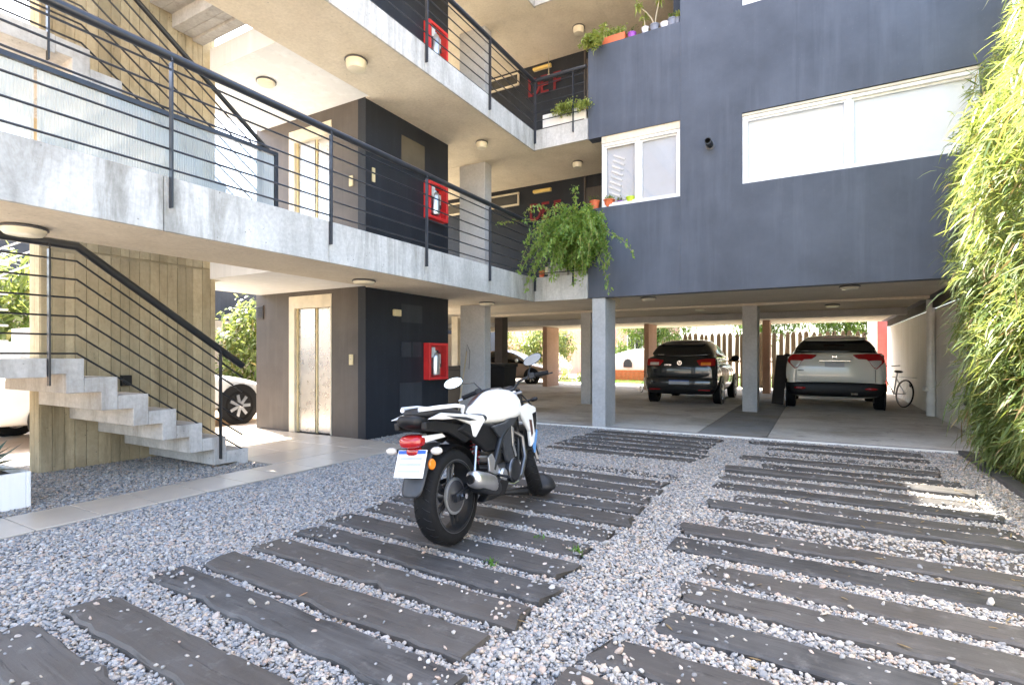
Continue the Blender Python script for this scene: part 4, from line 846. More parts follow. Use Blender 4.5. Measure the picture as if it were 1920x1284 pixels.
MB().tube([(-.12,.50,.28),(-.20,.53,.12),(-.262,.56,.036)], .012, 8).obox((-.265,.565,.03), (.06,.05,.012), (0, R(8), 0)).build('side_stand', 'black_metal', mc, smooth=True)
# tank
tk = MB().loft([sring(.42,.77,.085,.055,2.3,20,zb=.05), sring(.47,.79,.105,.09,2.4,20,zb=.07), sring(.58,.80,.145,.125,2.5,20,zb=.10), sring(.72,.80,.192,.172,2.5,20,zb=.10), sring(.86,.795,.190,.175,2.5,20,zb=.09), sring(.97,.79,.135,.135,2.4,20,zb=.08), sring(1.04,.79,.085,.09,2.3,20,zb=.06)])
tko = tk.build('tank', 'white_gloss', mc, smooth=True, sub=2)
st_ = []
for (y_, z, hw_, hh_) in ((.47,.79,.112,.097),(.58,.80,.151,.136),(.70,.80,.184,.166),(.82,.795,.187,.172),(.92,.792,.165,.160)):
    rg = sring(y_, z, hw_*1.0, hh_*1.0, 2.5, 72, zb=.10); st_.append([rg[k] for k in range(21, 30)])
V_ = [p for r_ in st_ for p in r_]; F_ = [(i*9+j, i*9+j+1, (i+1)*9+j+1, (i+1)*9+j) for i in range(4) for j in range(8)]
MB().add(V_, F_).build('tank_stripe', 'brown_stripe', tko, smooth=True, sub=1)
MB().lathe([(.05,.958),(.05,.972),(.035,.978),(.003,.978)], (0,.80,0), 'z', 22).build('fuel_cap', 'dark_steel', tko, smooth=True)
for s in (-1, 1):
    # shrouds and side covers
    def plate(poly, x0, x1, tilt=0):
        m = MB(); A = [(x0+tilt*(q[1]-.7), q[0], q[1]) for q in poly]; B = [(x1+tilt*(q[1]-.7), q[0], q[1]) for q in poly]
        if s < 0: A = [(-p[0],p[1],p[2]) for p in A]; B = [(-p[0],p[1],p[2]) for p in B]
        n = len(poly); m.add(A+B, [tuple(range(n)), tuple(range(n, 2*n))[::-1]]+[(i, (i+1) % n, n+(i+1) % n, n+i) for i in range(n)]); return m
    sh = plate([(.80,.80),(.98,.83),(1.13,.79),(1.16,.68),(1.08,.50),(1.02,.47),(1.00,.60),(.90,.70)], .150, .185, .05).build('tank_shroud', 'white_gloss', mc, bevel=.014, seg=3)
    plate([(1.05,.74),(1.12,.75),(1.13,.68),(1.09,.58),(1.07,.66)], .186, .189, .05).build('shroud_insert', 'black_plastic', sh)
    plate([(.98,.70),(1.03,.69),(1.05,.58),(1.02,.55)], .186, .188, .05).build('shroud_sticker', 'brown_stripe', sh)
    fc = plate([(.40,.71),(.62,.72),(.80,.78),(.86,.74),(.72,.66),(.70,.52),(.76,.40),(.70,.36),(.60,.44),(.56,.58)], .128, .158, .03).build('frame_cover', 'grey_plastic', mc, bevel=.012, seg=3)
    plate([(.70,.68),(.74,.66),(.73,.54),(.77,.44),(.74,.44),(.70,.53)], .159, .163, .03).build('cover_trim', 'alu', fc, bevel=.001, seg=1)
    plate([(-.02,.74),(.10,.78),(.50,.72),(.56,.60),(.50,.52),(.36,.54),(.16,.66)], .085, .128, .06).build('side_cover', 'black_plastic', mc, bevel=.018, seg=3)
    tc_ = plate([(-.36,.845),(-.22,.87),(.10,.83),(.30,.80),(.335,.765),(.27,.72),(.20,.66),(.165,.675),(.14,.755),(-.05,.815),(-.20,.825)], .105, .138, .10).build('tail_cowl', 'white_gloss', mc, bevel=.012, seg=3)
    plate([(-.20,.85),(.06,.815),(.20,.78),(.10,.785),(-.10,.825)], .1395, .1415, .10).build('cowl_graphic', 'grey_plastic', tc_)
    plate([(-.36,.83),(-.20,.82),(.14,.75),(.18,.66),(.10,.64),(-.12,.74),(-.36,.78)], .075, .112, .05).build('tail_underside', 'black_plastic', mc, bevel=.01)
    plate([(-.34,.745),(-.12,.735),(-.08,.705),(-.33,.70)], .05, .075, .0).build('lamp_surround', 'white_gloss', mc, bevel=.008)
    # grab rails
    MB().tube([(s*.12,.06,.845),(s*.145,.04,.885),(s*.150,-.06,.90),(s*.135,-.24,.905),(s*.06,-.34,.90)], .0125, 8).build('grab_rail', 'white_metal', mc, smooth=True)
    # indicators
    ii = MB().tube([(s*.05,-.30,.655),(s*.14,-.33,.655)], .012, 8).build('indicator_stalk', 'black_plastic', mc); MB().ball((s*.165,-.335,.655), (.04,.028,.024), 12, 8).build('indicator_lens', 'clear_lens', ii, smooth=True)
    MB().lathe([(.034,0),(.034,.008),(.028,.014),(.003,.015)], (s*.075 if s > 0 else -.09,-.27,.565), 'x', 18).build('reflector', 'amber_lens', mc, smooth=True)
# seat
MB().loft([sring(.50,.765,.075,.03,2.6,18), sring(.42,.775,.105,.035,2.8,18), sring(.28,.775,.135,.04,3,18), sring(.16,.785,.14,.045,3,18), sring(.10,.815,.13,.05,3,18), sring(-.05,.845,.125,.05,3,18), sring(-.25,.875,.105,.04,3,18), sring(-.36,.88,.06,.022,2.6,18)]).build('seat', 'seat_vinyl', mc, smooth=True, sub=2)
MB().loft([sring(-.22,.80,.10,.05,3,16), sring(-.36,.835,.085,.045,3,16), sring(-.41,.845,.06,.03,3,16)]).build('tail_tip', 'black_plastic', mc, smooth=True, sub=1)
# lamp, plate, fender
tl_ = MB().loft([sring(-.27,.715,.085,.042,3.2,18), sring(-.37,.715,.080,.042,3.2,18), sring(-.40,.71,.06,.03,3,18)]).build('tail_lamp', 'red_lens', mc, smooth=True, sub=1)
MB().loft([sring(-.28,.655,.050,.028,3.2,16), sring(-.35,.652,.048,.028,3.2,16), sring(-.365,.65,.035,.02,3,16)]).build('lower_lens', 'red_lens', tl_, smooth=True, sub=1)
fd = []
for (y_, z, w_) in ((-.10,.68,.07),(-.22,.65,.075),(-.29,.58,.078),(-.345,.50,.085),(-.385,.42,.080),(-.405,.385,.06)):
    fd.append([(-w_,y_+.012,z),(-w_*.9,y_-.018,z),(w_*.9,y_-.018,z),(w_,y_+.012,z),(w_*.85,y_+.01,z),(-w_*.85,y_+.01,z)])
MB().loft(fd).build('rear_fender', 'grey_plastic', mc, smooth=True, sub=1)
pm = Matrix.Translation((0,-.375,.585)) @ Matrix.Rotation(R(-24),4,'X')
pl = MB().box(-.105,.105,-.004,.004,-.085,.085).xf(pm).build('number_plate', 'plate_white', mc, bevel=.003)
MB().box(-.10,.10,-.0055,-.0045,.058,.080).xf(pm).build('plate_band', 'blue_plate', pl)
for k, z in enumerate((.03,-.005,-.045)): MB().box(-.08,.08,-.0055,-.0045,z-.008,z+.008).xf(pm).build('plate_line', 'plate_grey', pl)
# front end built straight, then steered about the head axis
HEAD = Vector((0,1.03,.86)); AX = Vector((0,-math.sin(R(25)),math.cos(R(25))))
ST = Matrix.Translation(HEAD) @ Matrix.Rotation(R(30),4,AX) @ Matrix.Translation(-HEAD)
FWc = (0,1.335,.300)
fw_ = wheel(mc, 'front_wheel', FWc, .300, .122, .2, 'black_metal', 5, (.135,.085,.058,False), ST)
def fork_pt(t, x): p = HEAD+Vector((x,.045,.02))+(-AX)*t; return (x, p.y, p.z)
fk = MB()
for s in (-1, 1): fk.tube([fork_pt(-.06,s*.09), fork_pt(.28,s*.09)], .0185, 12).tube([fork_pt(.26,s*.09), fork_pt(.60,s*.09)], .027, 12)
fk.xf(ST).build('fork', 'black_metal', mc, smooth=True)
MB().box(-.12,.12,1.0,1.10,.885,.91).box(-.12,.12,1.03,1.13,.72,.745).xf(ST).build('triple_clamp', 'dark_steel', mc, bevel=.008)
fr_ = []
for a in [R(x) for x in range(38, 160, 10)]:
    rr = .328; fr_.append([(-.072,1.335+rr*math.cos(a),.30+rr*math.sin(a)-.03),(-.055,1.335+rr*math.cos(a),.30+rr*math.sin(a)),(.055,1.335+rr*math.cos(a),.30+rr*math.sin(a)),(.072,1.335+rr*math.cos(a),.30+rr*math.sin(a)-.03),(.05,1.335+(rr-.008)*math.cos(a),.30+(rr-.008)*math.sin(a)),(-.05,1.335+(rr-.008)*math.cos(a),.30+(rr-.008)*math.sin(a))])
MB().loft(fr_).xf(ST).build('front_fender', 'black_plastic', mc, smooth=True)
MB().box(.072,.10,1.20,1.28,.30,.40).xf(ST).build('brake_caliper', 'dark_steel', mc, bevel=.008)
hb = MB().tube([(-.34,.865,.985),(-.22,.90,1.00),(-.12,1.0,.99),(-.06,1.03,.94),(.06,1.03,.94),(.12,1.0,.99),(.22,.90,1.00),(.34,.865,.985)], .011, 10).xf(ST).build('handlebar', 'black_metal', mc, smooth=True)
for s in (-1, 1):
    MB().tube([(s*.36,.86,.985),(s*.25,.892,.998)], .0185, 12).xf(ST).build('grip', 'rubber', hb, smooth=True)
    MB().box(min(s*.20,s*.25),max(s*.20,s*.25),.875,.93,.975,1.025).xf(ST).build('switch_pod', 'black_plastic', hb, bevel=.008)
    MB().tube([(s*.22,.92,.99),(s*.30,.935,.98),(s*.40,.90,.975)], .006, 6).xf(ST).build('lever', 'alu' if s < 0 else 'black_metal', hb, smooth=True)
    mx_ = .40 if s < 0 else .27
    MB().tube([(s*.20,.90,1.01),(s*.24,.95,1.08),(s*(mx_-.04),.93,1.11)], .0065, 6).xf(ST).build('mirror_stem', 'black_metal', hb, smooth=True)
    mi = MB().loft([[(s*(mx_+.085*math.cos(a)*k+.012*math.sin(a)), .90+dy, 1.125+.045*math.sin(a)*k+.008*math.cos(a)*s) for a in [2*math.pi*j/16 for j in range(16)]] for (k, dy) in ((.9,-.012),(1,-.006),(.95,.012),(.6,.032),(.15,.04))]).xf(ST).build('mirror', 'black_plastic', hb, smooth=True, sub=1)
    MB().add([(s*(mx_+.075*math.cos(a)+.012*math.sin(a)), .8872, 1.125+.039*math.sin(a)+.008*math.cos(a)*s) for a in [2*math.pi*j/16 for j in range(16)]], [tuple(range(16))]).xf(ST).build('mirror_glass', 'chrome' if s < 0 else 'dark_steel', mi)
MB().loft([sring(1.10,.87,.09,.075,2.6,18), sring(1.20,.86,.10,.085,2.6,18), sring(1.27,.85,.085,.07,2.6,18)]).xf(ST).build('headlamp_cowl', 'white_gloss', mc, smooth=True, sub=1)
MB().loft([sring(1.27,.845,.078,.06,2.6,18), sring(1.295,.84,.06,.045,2.6,18)]).xf(ST).build('headlamp', 'clear_lens', mc, smooth=True)
MB().loft([sring(1.04,.945,.08,.035,2.6,16), sring(1.13,.955,.075,.03,2.6,16)]).xf(ST).build('instrument_pod', 'black_plastic', mc, smooth=True, sub=1)
for s in (-1, 1): MB().tube([(s*.09,1.08,.82),(s*.17,1.10,.81)], .009, 6).ball((s*.20,1.10,.81), (.035,.03,.02), 10, 6).xf(ST).build('front_indicator', 'black_plastic', mc, smooth=True)
MB().tube([(.06,1.08,.93),(.12,1.20,.80),(.10,1.17,.60)], .006, 6).tube([(-.05,1.06,.95),(-.12,1.12,.85),(-.08,1.0,.70)], .006, 6).build('cable', 'black_plastic', mc, smooth=True)
MB().prism([(1.05,.60),(1.13,.62),(1.11,.40),(1.05,.38)], -.10, .10, 'x').build('radiator_guard', 'black_plastic', mc, bevel=.01)
# paper visor strip tucked by the fork
MB().obox((.13,1.19,.50), (.004,.06,.20), (R(-25),0,0)).build('fork_sleeve', 'cloth_blue', mc)
mc.location = (-1.98, 2.71, .033); mc.rotation_euler = (0, R(-5), R(4)); mc.scale = (.95,.95,.95)
# dark cloth and lock at the front tyre
bk = thing('wheel_cover', 'crumpled dark cloth bag and lock lying round the front tyre', 'bag', (-2.1, 3.9, .03))
nn = 16; rings = []
for i in range(8):
    t = i/7; k = math.sin(math.pi*(.08+.84*t)); rings.append([(-2.0+.125*k*math.cos(a)*(1+random.uniform(-.12,.12)), 4.0+.12*k*math.sin(a)*(1+random.uniform(-.12,.12)), .034+.19*t*(1+random.uniform(-.1,.1))) for a in [2*math.pi*j/nn for j in range(nn)]])
MB().loft(rings).build('cloth', 'seat_vinyl', bk, smooth=True, sub=1)
MB().tube([(-2.30,3.72,.06),(-2.24,3.80,.07),(-2.16,3.88,.075),(-2.08,3.93,.08)], [.012,.02,.03,.04], 8).build('strap', 'seat_vinyl', bk, smooth=True)
MB().box(-2.36,-2.29,3.67,3.73,.036,.085).build('lock', 'dark_steel', bk, bevel=.008)
# ------------------------------------------------------------------ cars (local: x right, y forward with tail at y=0, z up)
def car_wheel(parent, c, r, w, side, m_rim='alu', nsp=7):
    ty = MB().lathe([(r*.62,-w*.48),(r*.80,-w*.5),(r*.95,-w*.46),(r,-w*.3),(r,w*.3),(r*.95,w*.46),(r*.80,w*.5),(r*.62,w*.48)], c, 'x', 36, close=True).build('wheel', 'rubber', parent, smooth=True)
    xo = side*w*.50
    rm = MB().lathe([(r*.63,-w*.47),(r*.64,w*.47),(r*.60,w*.47),(r*.58,-w*.47)], c, 'x', 36, close=True)
    for k in range(nsp):
        a = 2*math.pi*k/nsp
        rm.obox((c[0]+xo, c[1]+r*.33*math.cos(a), c[2]+r*.33*math.sin(a)), (.03, r*.58, r*.17), (a, 0, 0))
    rm.lathe([(r*.13,-.03),(r*.13,.03),(.002,.035)], (c[0]+xo, c[1], c[2]), 'x', 16)
    rm.build('rim', m_rim, ty, smooth=True)
    MB().lathe([(r*.57,-.02),(r*.57,.02),(.002,.02),(.002,-.02)], (c[0]+side*w*.36, c[1], c[2]), 'x', 24).build('wheel_well', 'black_plastic', ty)
def car(name, label, W, L, H, belt, paint, roof, tail, wheel_r=.31, wb=(.75, 3.25), glass='black_glass', low='black_plastic', lowz=.40, hatch=True):
    """roof: list of (y, z, halfwidth at roof) for the greenhouse; tail: list of (y, z) outline of the tail from bumper to belt"""
    t = thing(name, label, 'car'); hw = W/2
    # lower body: rings along y; each ring a closed section in x-z
    def sec(y, ztop, w, zb=.24, crown=.03):
        return [(-w*.86,y,zb),(-w*.97,y,zb+.12),(-w,y,zb+(ztop-zb)*.5),(-w*.985,y,zb+(ztop-zb)*.82),(-w*.90,y,ztop-.005),(-w*.45,y,ztop+crown),(w*.45,y,ztop+crown),(w*.90,y,ztop-.005),(w*.985,y,zb+(ztop-zb)*.82),(w,y,zb+(ztop-zb)*.5),(w*.97,y,zb+.12),(w*.86,y,zb)]
    st = [(.0,belt-.06,hw*.80,.36),(.025,belt-.02,hw*.90,.30),(.10,belt,hw*.97,.25),(.5,belt,hw,.24),(wb[0]+.6,belt-.005,hw,.22),(L*.55,belt-.02,hw,.22),(L*.72,belt-.06,hw*.99,.22),(L*.78,belt-.10,hw*.98,.22),(L*.92,belt-.20,hw*.94,.24),(L-.06,belt-.34,hw*.84,.26),(L,belt-.48,hw*.70,.30)]
    body = MB().loft([sec(y, z, w, zb) for (y, z, w, zb) in st]).build('body', paint, t, smooth=True, sub=2)
    # wheel arches as dark insets
    for y in wb:
        for s in (-1, 1):
            MB().lathe([(wheel_r+.055,-.012),(wheel_r+.055,.012),(.01,.012),(.01,-.012)], (s*(hw-.004), y, wheel_r+.02), 'x', 28).build('wheel_arch', 'black_plastic', t, smooth=True)
            car_wheel(t, (s*(hw-.09), y, wheel_r), wheel_r, .20, s)
    # greenhouse
    gh = []
    for (y, z, w) in roof:
        wb_ = hw*.90
        gh.append([(-wb_,y if z > belt+.1 else y,belt-.03),(-wb_*.985,y,belt+(z-belt)*.35),(-w-.02,y,z-.06),(-w*.80,y,z-.012),(-w*.3,y,z),(w*.3,y,z),(w*.80,y,z-.012),(w+.02,y,z-.06),(wb_*.985,y,belt+(z-belt)*.35),(wb_,y,belt-.03)])
    ghm = MB().loft(gh).build('greenhouse', glass, t, smooth=True, sub=2)
    # roof skin and pillars
    rk = [[(-w-.012,y,z-.055),(-w*.80,y,z+.006),(-w*.3,y,z+.018),(w*.3,y,z+.018),(w*.80,y,z+.006),(w+.012,y,z-.055),(w*.78,y,z-.05),(-w*.78,y,z-.05)] for (y, z, w) in roof if z > H-.16]
    MB().loft(rk).build('roof', paint, t, smooth=True, sub=2)
    return t, body, ghm
def arc_strip(pts, w): return MB().tube(pts, w, 8)
def plate_box(x0, x1, y, z0, z1, d=.012): return MB().box(x0, x1, y-d, y, z0, z1)
# --- white compact suv, tail towards the court
W, L, H, belt = 1.90, 4.4, 1.66, 1.08
roof = [(.16,belt+.02,.70),(.20,1.30,.66),(.42,1.58,.60),(.70,1.645,.60),(1.5,1.66,.62),(2.3,1.60,.60),(2.7,1.36,.62),(3.1,belt+.02,.68)]
suv, bd, gh = car('parked_car', 'white compact suv parked with its tail to the court beside the garage wall', W, L, H, belt, 'car_white', roof, None, .34, (.80, 3.40))
# tailgate skin, bumper, lamps
def rear_shell(parent, name, prof, ws, m, y_off=0, sub=2, corner=.35, n=9):
    """curved rear skin: prof list of (y, z), ws half width at each; corners wrap forward"""
    rings = []
    for (y, z), w in zip(prof, ws):
        outer = []; inner = []
        for i in range(n):
            u = -1+2*i/(n-1); x = w*math.sin(u*math.pi/2)/1.0; yy = y+corner*w*.55*(abs(u)**3.2)
            outer.append((x, yy, z)); inner.append((x*.98, yy+.03, z))
        rings.append(outer+inner[::-1])
    return MB().loft(rings).build(name, m, parent, smooth=True, sub=sub)
def lamp_strip(parent, name, shell, upper, lower, s, m, off=.016, n=12, th=.03):
    prof, ws, corner = shell; zs_ = [p[1] for p in prof]; ys_ = [p[0] for p in prof]
    def yat(x, z):
        w = np.interp(z, zs_, ws); y = np.interp(z, zs_, ys_); u = min(1, 2/math.pi*math.asin(min(1, x/w))); return y+corner*w*.55*u**3.2
    x0, x1 = upper[0][0], upper[-1][0]; rings = []
    for i in range(n+1):
        x = x0+(x1-x0)*i/n; zu = np.interp(x, *zip(*upper)); zl = np.interp(x, *zip(*lower)); zm = (zu+zl)/2
        rings.append([(s*x, yat(x, z)-off-(.008 if z == zm else 0), z) for z in (zu, zm, zl)]+[(s*x, yat(x, z)-off+th, z) for z in (zl, zu)])
    return MB().loft(rings).build(name, m, parent, smooth=True, angle=40)
tg = rear_shell(suv, 'tailgate', [(-.02,.60),(-.035,.70),(-.03,.90),(-.01,1.05),(.03,1.20),(.10,1.27)], [.93,.95,.95,.93,.88,.84], 'car_white')
rear_shell(suv, 'bumper', [(.02,.30),(-.06,.34),(-.075,.46),(-.06,.60),(-.02,.625)], [.78,.86,.91,.95,.95], 'black_plastic')
rear_shell(suv, 'rear_window', [(.10,1.26),(.16,1.36),(.29,1.50),(.36,1.56)], [.80,.76,.66,.58], 'black_glass', corner=.20)
rear_shell(suv, 'roof_spoiler', [(.22,1.515),(.235,1.545),(.42,1.585),(.62,1.605)], [.56,.585,.59,.58], 'car_white', corner=.12)
for s in (-1, 1):
    SH = ([(-.02,.60),(-.035,.70),(-.03,.90),(-.01,1.05),(.03,1.20),(.10,1.27)], [.93,.95,.95,.93,.88,.84], .35)
    la = lamp_strip(suv, 'tail_lamp', SH, [(.34,1.215),(.60,1.235),(.82,1.225),(.90,1.15)], [(.34,1.19),(.42,1.12),(.60,1.11),(.69,.94),(.75,.90),(.90,1.06)], s, 'red_lens')
    lamp_strip(la, 'clear_section', SH, [(.625,1.085),(.70,1.09),(.84,1.09)], [(.625,1.07),(.70,.95),(.75,.925),(.84,1.03)], s, 'clear_lens', .027)
    MB().ball((s*.66,-.055,.49), (.12,.03,.03), 12, 6).build('reflector', 'red_lens', suv, smooth=True)
    MB().ball((s*1.02,2.72,1.17), (.11,.07,.085), 12, 8).tube([(s*.88,2.75,1.12),(s*1.0,2.72,1.15)], .025, 6).build('door_mirror', 'black_plastic', suv, smooth=True)
    MB().tube([(s*.64,.48,1.68),(s*.66,1.4,1.70),(s*.65,2.1,1.66)], .012, 6).build('roof_rail', 'black_plastic', suv)
MB().box(-.18,.18,-.058,-.048,.955,1.05).build('number_plate', 'plate_grey', suv, bevel=.004); MB().box(-.30,.30,-.062,-.035,1.065,1.10).build('plate_trim', 'steel', suv, bevel=.008)
em = MB()
for x in (-.035, .035): em.box(x-.007,x+.007,-.030,-.02,1.145,1.195)
em.box(-.03,.03,-.030,-.02,1.165,1.177).build('emblem', 'chrome', suv, bevel=.002)
MB().box(-.70,-.58,-.048,-.040,.865,.88).build('model_badge', 'black_plastic', suv); MB().box(-.2,.2,.18,.24,1.585,1.60).build('stop_lamp', 'red_lens', suv); MB().tube([(.0,.75,1.665),(0,.66,1.80)], .006, 6).build('antenna', 'black_plastic', suv)
for s in (-1,1): MB().box(s*.735-.003,s*.735+.003,-.02,.03,.63,.90).build('panel_gap', 'black_plastic', suv)
MB().tube([(.30,-.06,.38),(.42,-.06,.38)], .022, 8).build('tow_hook_cover', 'steel', suv)
suv.location = (.335, 13.45, .01)
# --- grey hatchback
W, L, H, belt = 1.74, 3.95, 1.60, 1.04
roof = [(.14,belt+.02,.64),(.20,1.22,.62),(.40,1.50,.56),(.62,1.575,.56),(1.3,1.60,.58),(2.0,1.555,.56),(2.4,1.33,.58),(2.85,belt+.02,.62)]
hb_, bd, gh = car('parked_car', 'dark grey hatchback parked with its tail to the court', W, L, H, belt, 'car_grey', roof, None, .31, (.72, 3.15))
rear_shell(hb_, 'tailgate', [(-.015,.64),(-.03,.72),(-.03,.86),(-.01,1.00),(.05,1.12),(.10,1.20)], [.83,.86,.87,.86,.83,.80], 'car_grey')
rear_shell(hb_, 'bumper', [(.0,.28),(-.05,.32),(-.085,.44),(-.09,.56),(-.06,.66),(-.03,.67)], [.74,.80,.85,.87,.87,.85], 'car_grey'); rear_shell(hb_, 'lower_bumper', [(.01,.25),(-.06,.28),(-.098,.40),(-.098,.43)], [.72,.78,.84,.85], 'black_plastic')
rear_shell(hb_, 'rear_window', [(.08,1.17),(.15,1.28),(.28,1.45),(.33,1.50)], [.78,.72,.62,.56], 'black_glass', corner=.22)
rear_shell(hb_, 'roof_spoiler', [(.24,1.44),(.25,1.47),(.40,1.51),(.6,1.535)], [.52,.54,.55,.54], 'car_grey', corner=.12)
for s in (-1, 1):
    SH = ([(-.015,.64),(-.03,.72),(-.03,.86),(-.01,1.00),(.05,1.12),(.10,1.20)], [.83,.86,.87,.86,.83,.80], .35)
    la = lamp_strip(hb_, 'tail_lamp', SH, [(.40,1.085),(.60,1.12),(.81,1.12)], [(.40,1.06),(.48,.945),(.81,.955)], s, 'red_lens')
    lamp_strip(la, 'indicator_lens', SH, [(.50,1.035),(.72,1.035)], [(.50,.965),(.72,.965)], s, 'amber_lens' if s > 0 else 'clear_lens', .030)
    MB().box(min(s*.45,s*.72),max(s*.45,s*.72),-.100,-.085,.36,.385).build('reflector', 'red_lens', hb_, bevel=.004)
    MB().ball((s*.97,2.35,1.12), (.11,.07,.085), 12, 8).tube([(s*.82,2.38,1.06),(s*.93,2.36,1.10)], .025, 6).build('door_mirror', 'black_plastic', hb_, smooth=True)
MB().box(-.24,.24,-.108,-.098,.50,.60).build('number_plate', 'plate_grey', hb_, bevel=.004); MB().box(-.24,.24,-.1095,-.1085,.578,.60).build('plate_band', 'blue_plate', hb_)
MB().lathe([(.052,0),(.052,-.008),(.044,-.008),(.044,0)], (0,-.038,1.02), 'y', 24, close=True).box(-.004,.004,-.046,-.038,1.0,1.06).tube([(-.03,-.044,1.04),(-.012,-.044,.985),(0,-.044,1.015),(.012,-.044,.985),(.03,-.044,1.04)], .005, 6).build('emblem', 'chrome', hb_)
for k in range(5): MB().box(-.36+.035*k,-.335+.035*k,-.047,-.040,.955,.985).build('badge_letter', 'chrome', hb_)
MB().box(-.55,-.40,.075,.085,1.215,1.225).build('sticker', 'paper', hb_)
hb_.location = (-2.90, 13.35, .01)
# --- white car behind the lift, side on in the sun
W, L, H, belt = 1.72, 4.2, 1.48, .96
roof = [(.35,belt+.02,.60),(.50,1.20,.58),(.95,1.43,.54),(1.5,1.48,.56),(2.2,1.45,.55),(2.7,1.20,.58),(3.2,belt+.02,.62)]
wc, bd, gh = car('parked_car', 'white car standing in the sun behind the stairs and lift', W, L, H, belt, 'white_gloss', roof, None, .32, (.80, 3.42))
for s in (-1, 1):
    MB().box(min(s*.50,s*.84),max(s*.50,s*.84),-.005,.12,.80,.95).build('tail_lamp', 'red_lens', wc, bevel=.01); MB().ball((s*.95,2.75,1.02), (.10,.07,.075), 12, 8).build('door_mirror', 'white_gloss', wc, smooth=True); MB().box(min(s*.862,s*.868),max(s*.862,s*.868),1.3,1.45,.78,.80).build('door_handle', 'chrome', wc)
MB().box(-.25,.25,-.03,-.02,.60,.72).build('number_plate', 'plate_white', wc)
wc.location = (-9.95, 2.55, -.02)
# --- silver rose car in the far left of the garage, side on
sc_ = copy_tree(wc); sc_['label'] = 'pinkish silver car parked side on beyond the far pillars'; sc_.location = (-13.9, 20.9, -.02); sc_.rotation_euler = (0, 0, R(-90))
for ch in sc_.children:
    if ch.name.startswith(('body', 'roof')): ch.data = ch.data.copy(); ch.data.materials.clear(); ch.data.materials.append(MAT['car_pink'])
# ------------------------------------------------------------------ bicycles
def bicycle(label, r=.32, basket=False):
    t = thing('bicycle', label, 'bicycle')
    for y in (0, 1.02):
        wl = MB().lathe([(r-.018,-.016),(r,-.010),(r,.010),(r-.018,.016)], (0,y,r), 'x', 36, close=True).build('wheel', 'rubber', t, smooth=True); sp = MB().lathe([(r-.03,-.01),(r-.018,-.012),(r-.018,.012),(r-.03,.01)], (0,y,r), 'x', 36, close=True)
        for k in range(18):
            a = 2*math.pi*k/18; sp.tube([(.02*(1 if k % 2 else -1),y,r),(0,y+(r-.02)*math.cos(a),r+(r-.02)*math.sin(a))], .0016, 4)
        sp.build('spokes', 'alu', wl)
    MB().tube([(0,0,r),(0,.40,r-.03),(0,.88,.72),(0,.36,.68),(0,.40,r-.03)], .015, 8).tube([(0,0,r),(0,.36,.66)], .010, 8).tube([(0,.88,.72),(0,.92,.60),(0,1.02,r)], .014, 8).tube([(0,.36,.66),(0,.33,.80)], .012, 8).build('frame', 'white_metal', t, smooth=True)
    MB().tube([(0,.88,.72),(0,.86,.92)], .012, 8).tube([(-.28,.74,.98),(-.14,.86,.95),(.14,.86,.95),(.28,.74,.98)], .011, 8).build('handlebar', 'black_metal', t, smooth=True)
    MB().ball((0,.30,.82), (.075,.13,.035), 12, 6).build('saddle', 'seat_vinyl', t, smooth=True)
    MB().box(-.05,.05,-.30,.20,r*2+.05,r*2+.062).build('rack', 'alu', t)
    return t
b1 = bicycle('pale bicycle leaning by the wall beside the white car'); b1.location = (1.74, 15.2, .01); b1.rotation_euler = (0, R(5), R(24))
b2 = bicycle('small dark bicycle half hidden left of the grey hatchback', .24); b2.location = (-4.55, 16.6, .01); b2.rotation_euler = (0, R(8), R(35)); b2.scale = (.7,.7,.7)
# ------------------------------------------------------------------ bins, board, pole
def bin_(x, y, w, d, h, label):
    t = thing('waste_bin', label, 'bin', (x, y, 0))
    MB().loft([[(x-w*k,y-d*k,z),(x+w*k,y-d*k,z),(x+w*k,y+d*k,z),(x-w*k,y+d*k,z)] for (k, z) in ((.40,.02),(.5,h*.93))]).build('tub', 'black_plastic', t, bevel=.015)
    MB().box(x-w*.54,x+w*.54,y-d*.54,y+d*.54,h*.93,h).build('lid', 'black_plastic', t, bevel=.012)
    for s in (-1,1): MB().lathe([(.09,-.03),(.09,.03),(.02,.03),(.02,-.03)], (x+s*w*.36,y+d*.42,.09), 'x', 16).build('wheel', 'rubber', t)
bin_(-6.12, 10.3, .44, .55, 1.03, 'large black waste bin right of the broad pillar'); bin_(-6.75, 9.6, .50, .55, .98, 'black waste bin between the lift and the broad pillar')
bl = tag(MB().obox((-.78,14.6,.62), (.26,.05,1.2), (R(-6), R(5), 0)).build('leaning_board', 'dark_wood', bevel=.006), 'dark brown board leaning left of the white car', 'board')
po = thing('leaning_pole', 'thin pale pole with wire loop leaning against the broad pillar', 'pole', (-5.8, 7.9, 0))
MB().tube([(-5.52,7.72,.02),(-5.78,8.40,1.28)], .013, 8).build('pole', 'rope', po); MB().tube([(-5.78,8.40,1.28),(-5.80,8.44,1.42),(-5.72,8.42,1.28),(-5.66,8.3,.95)], .006, 6).build('wire_loop', 'dark_steel', po)
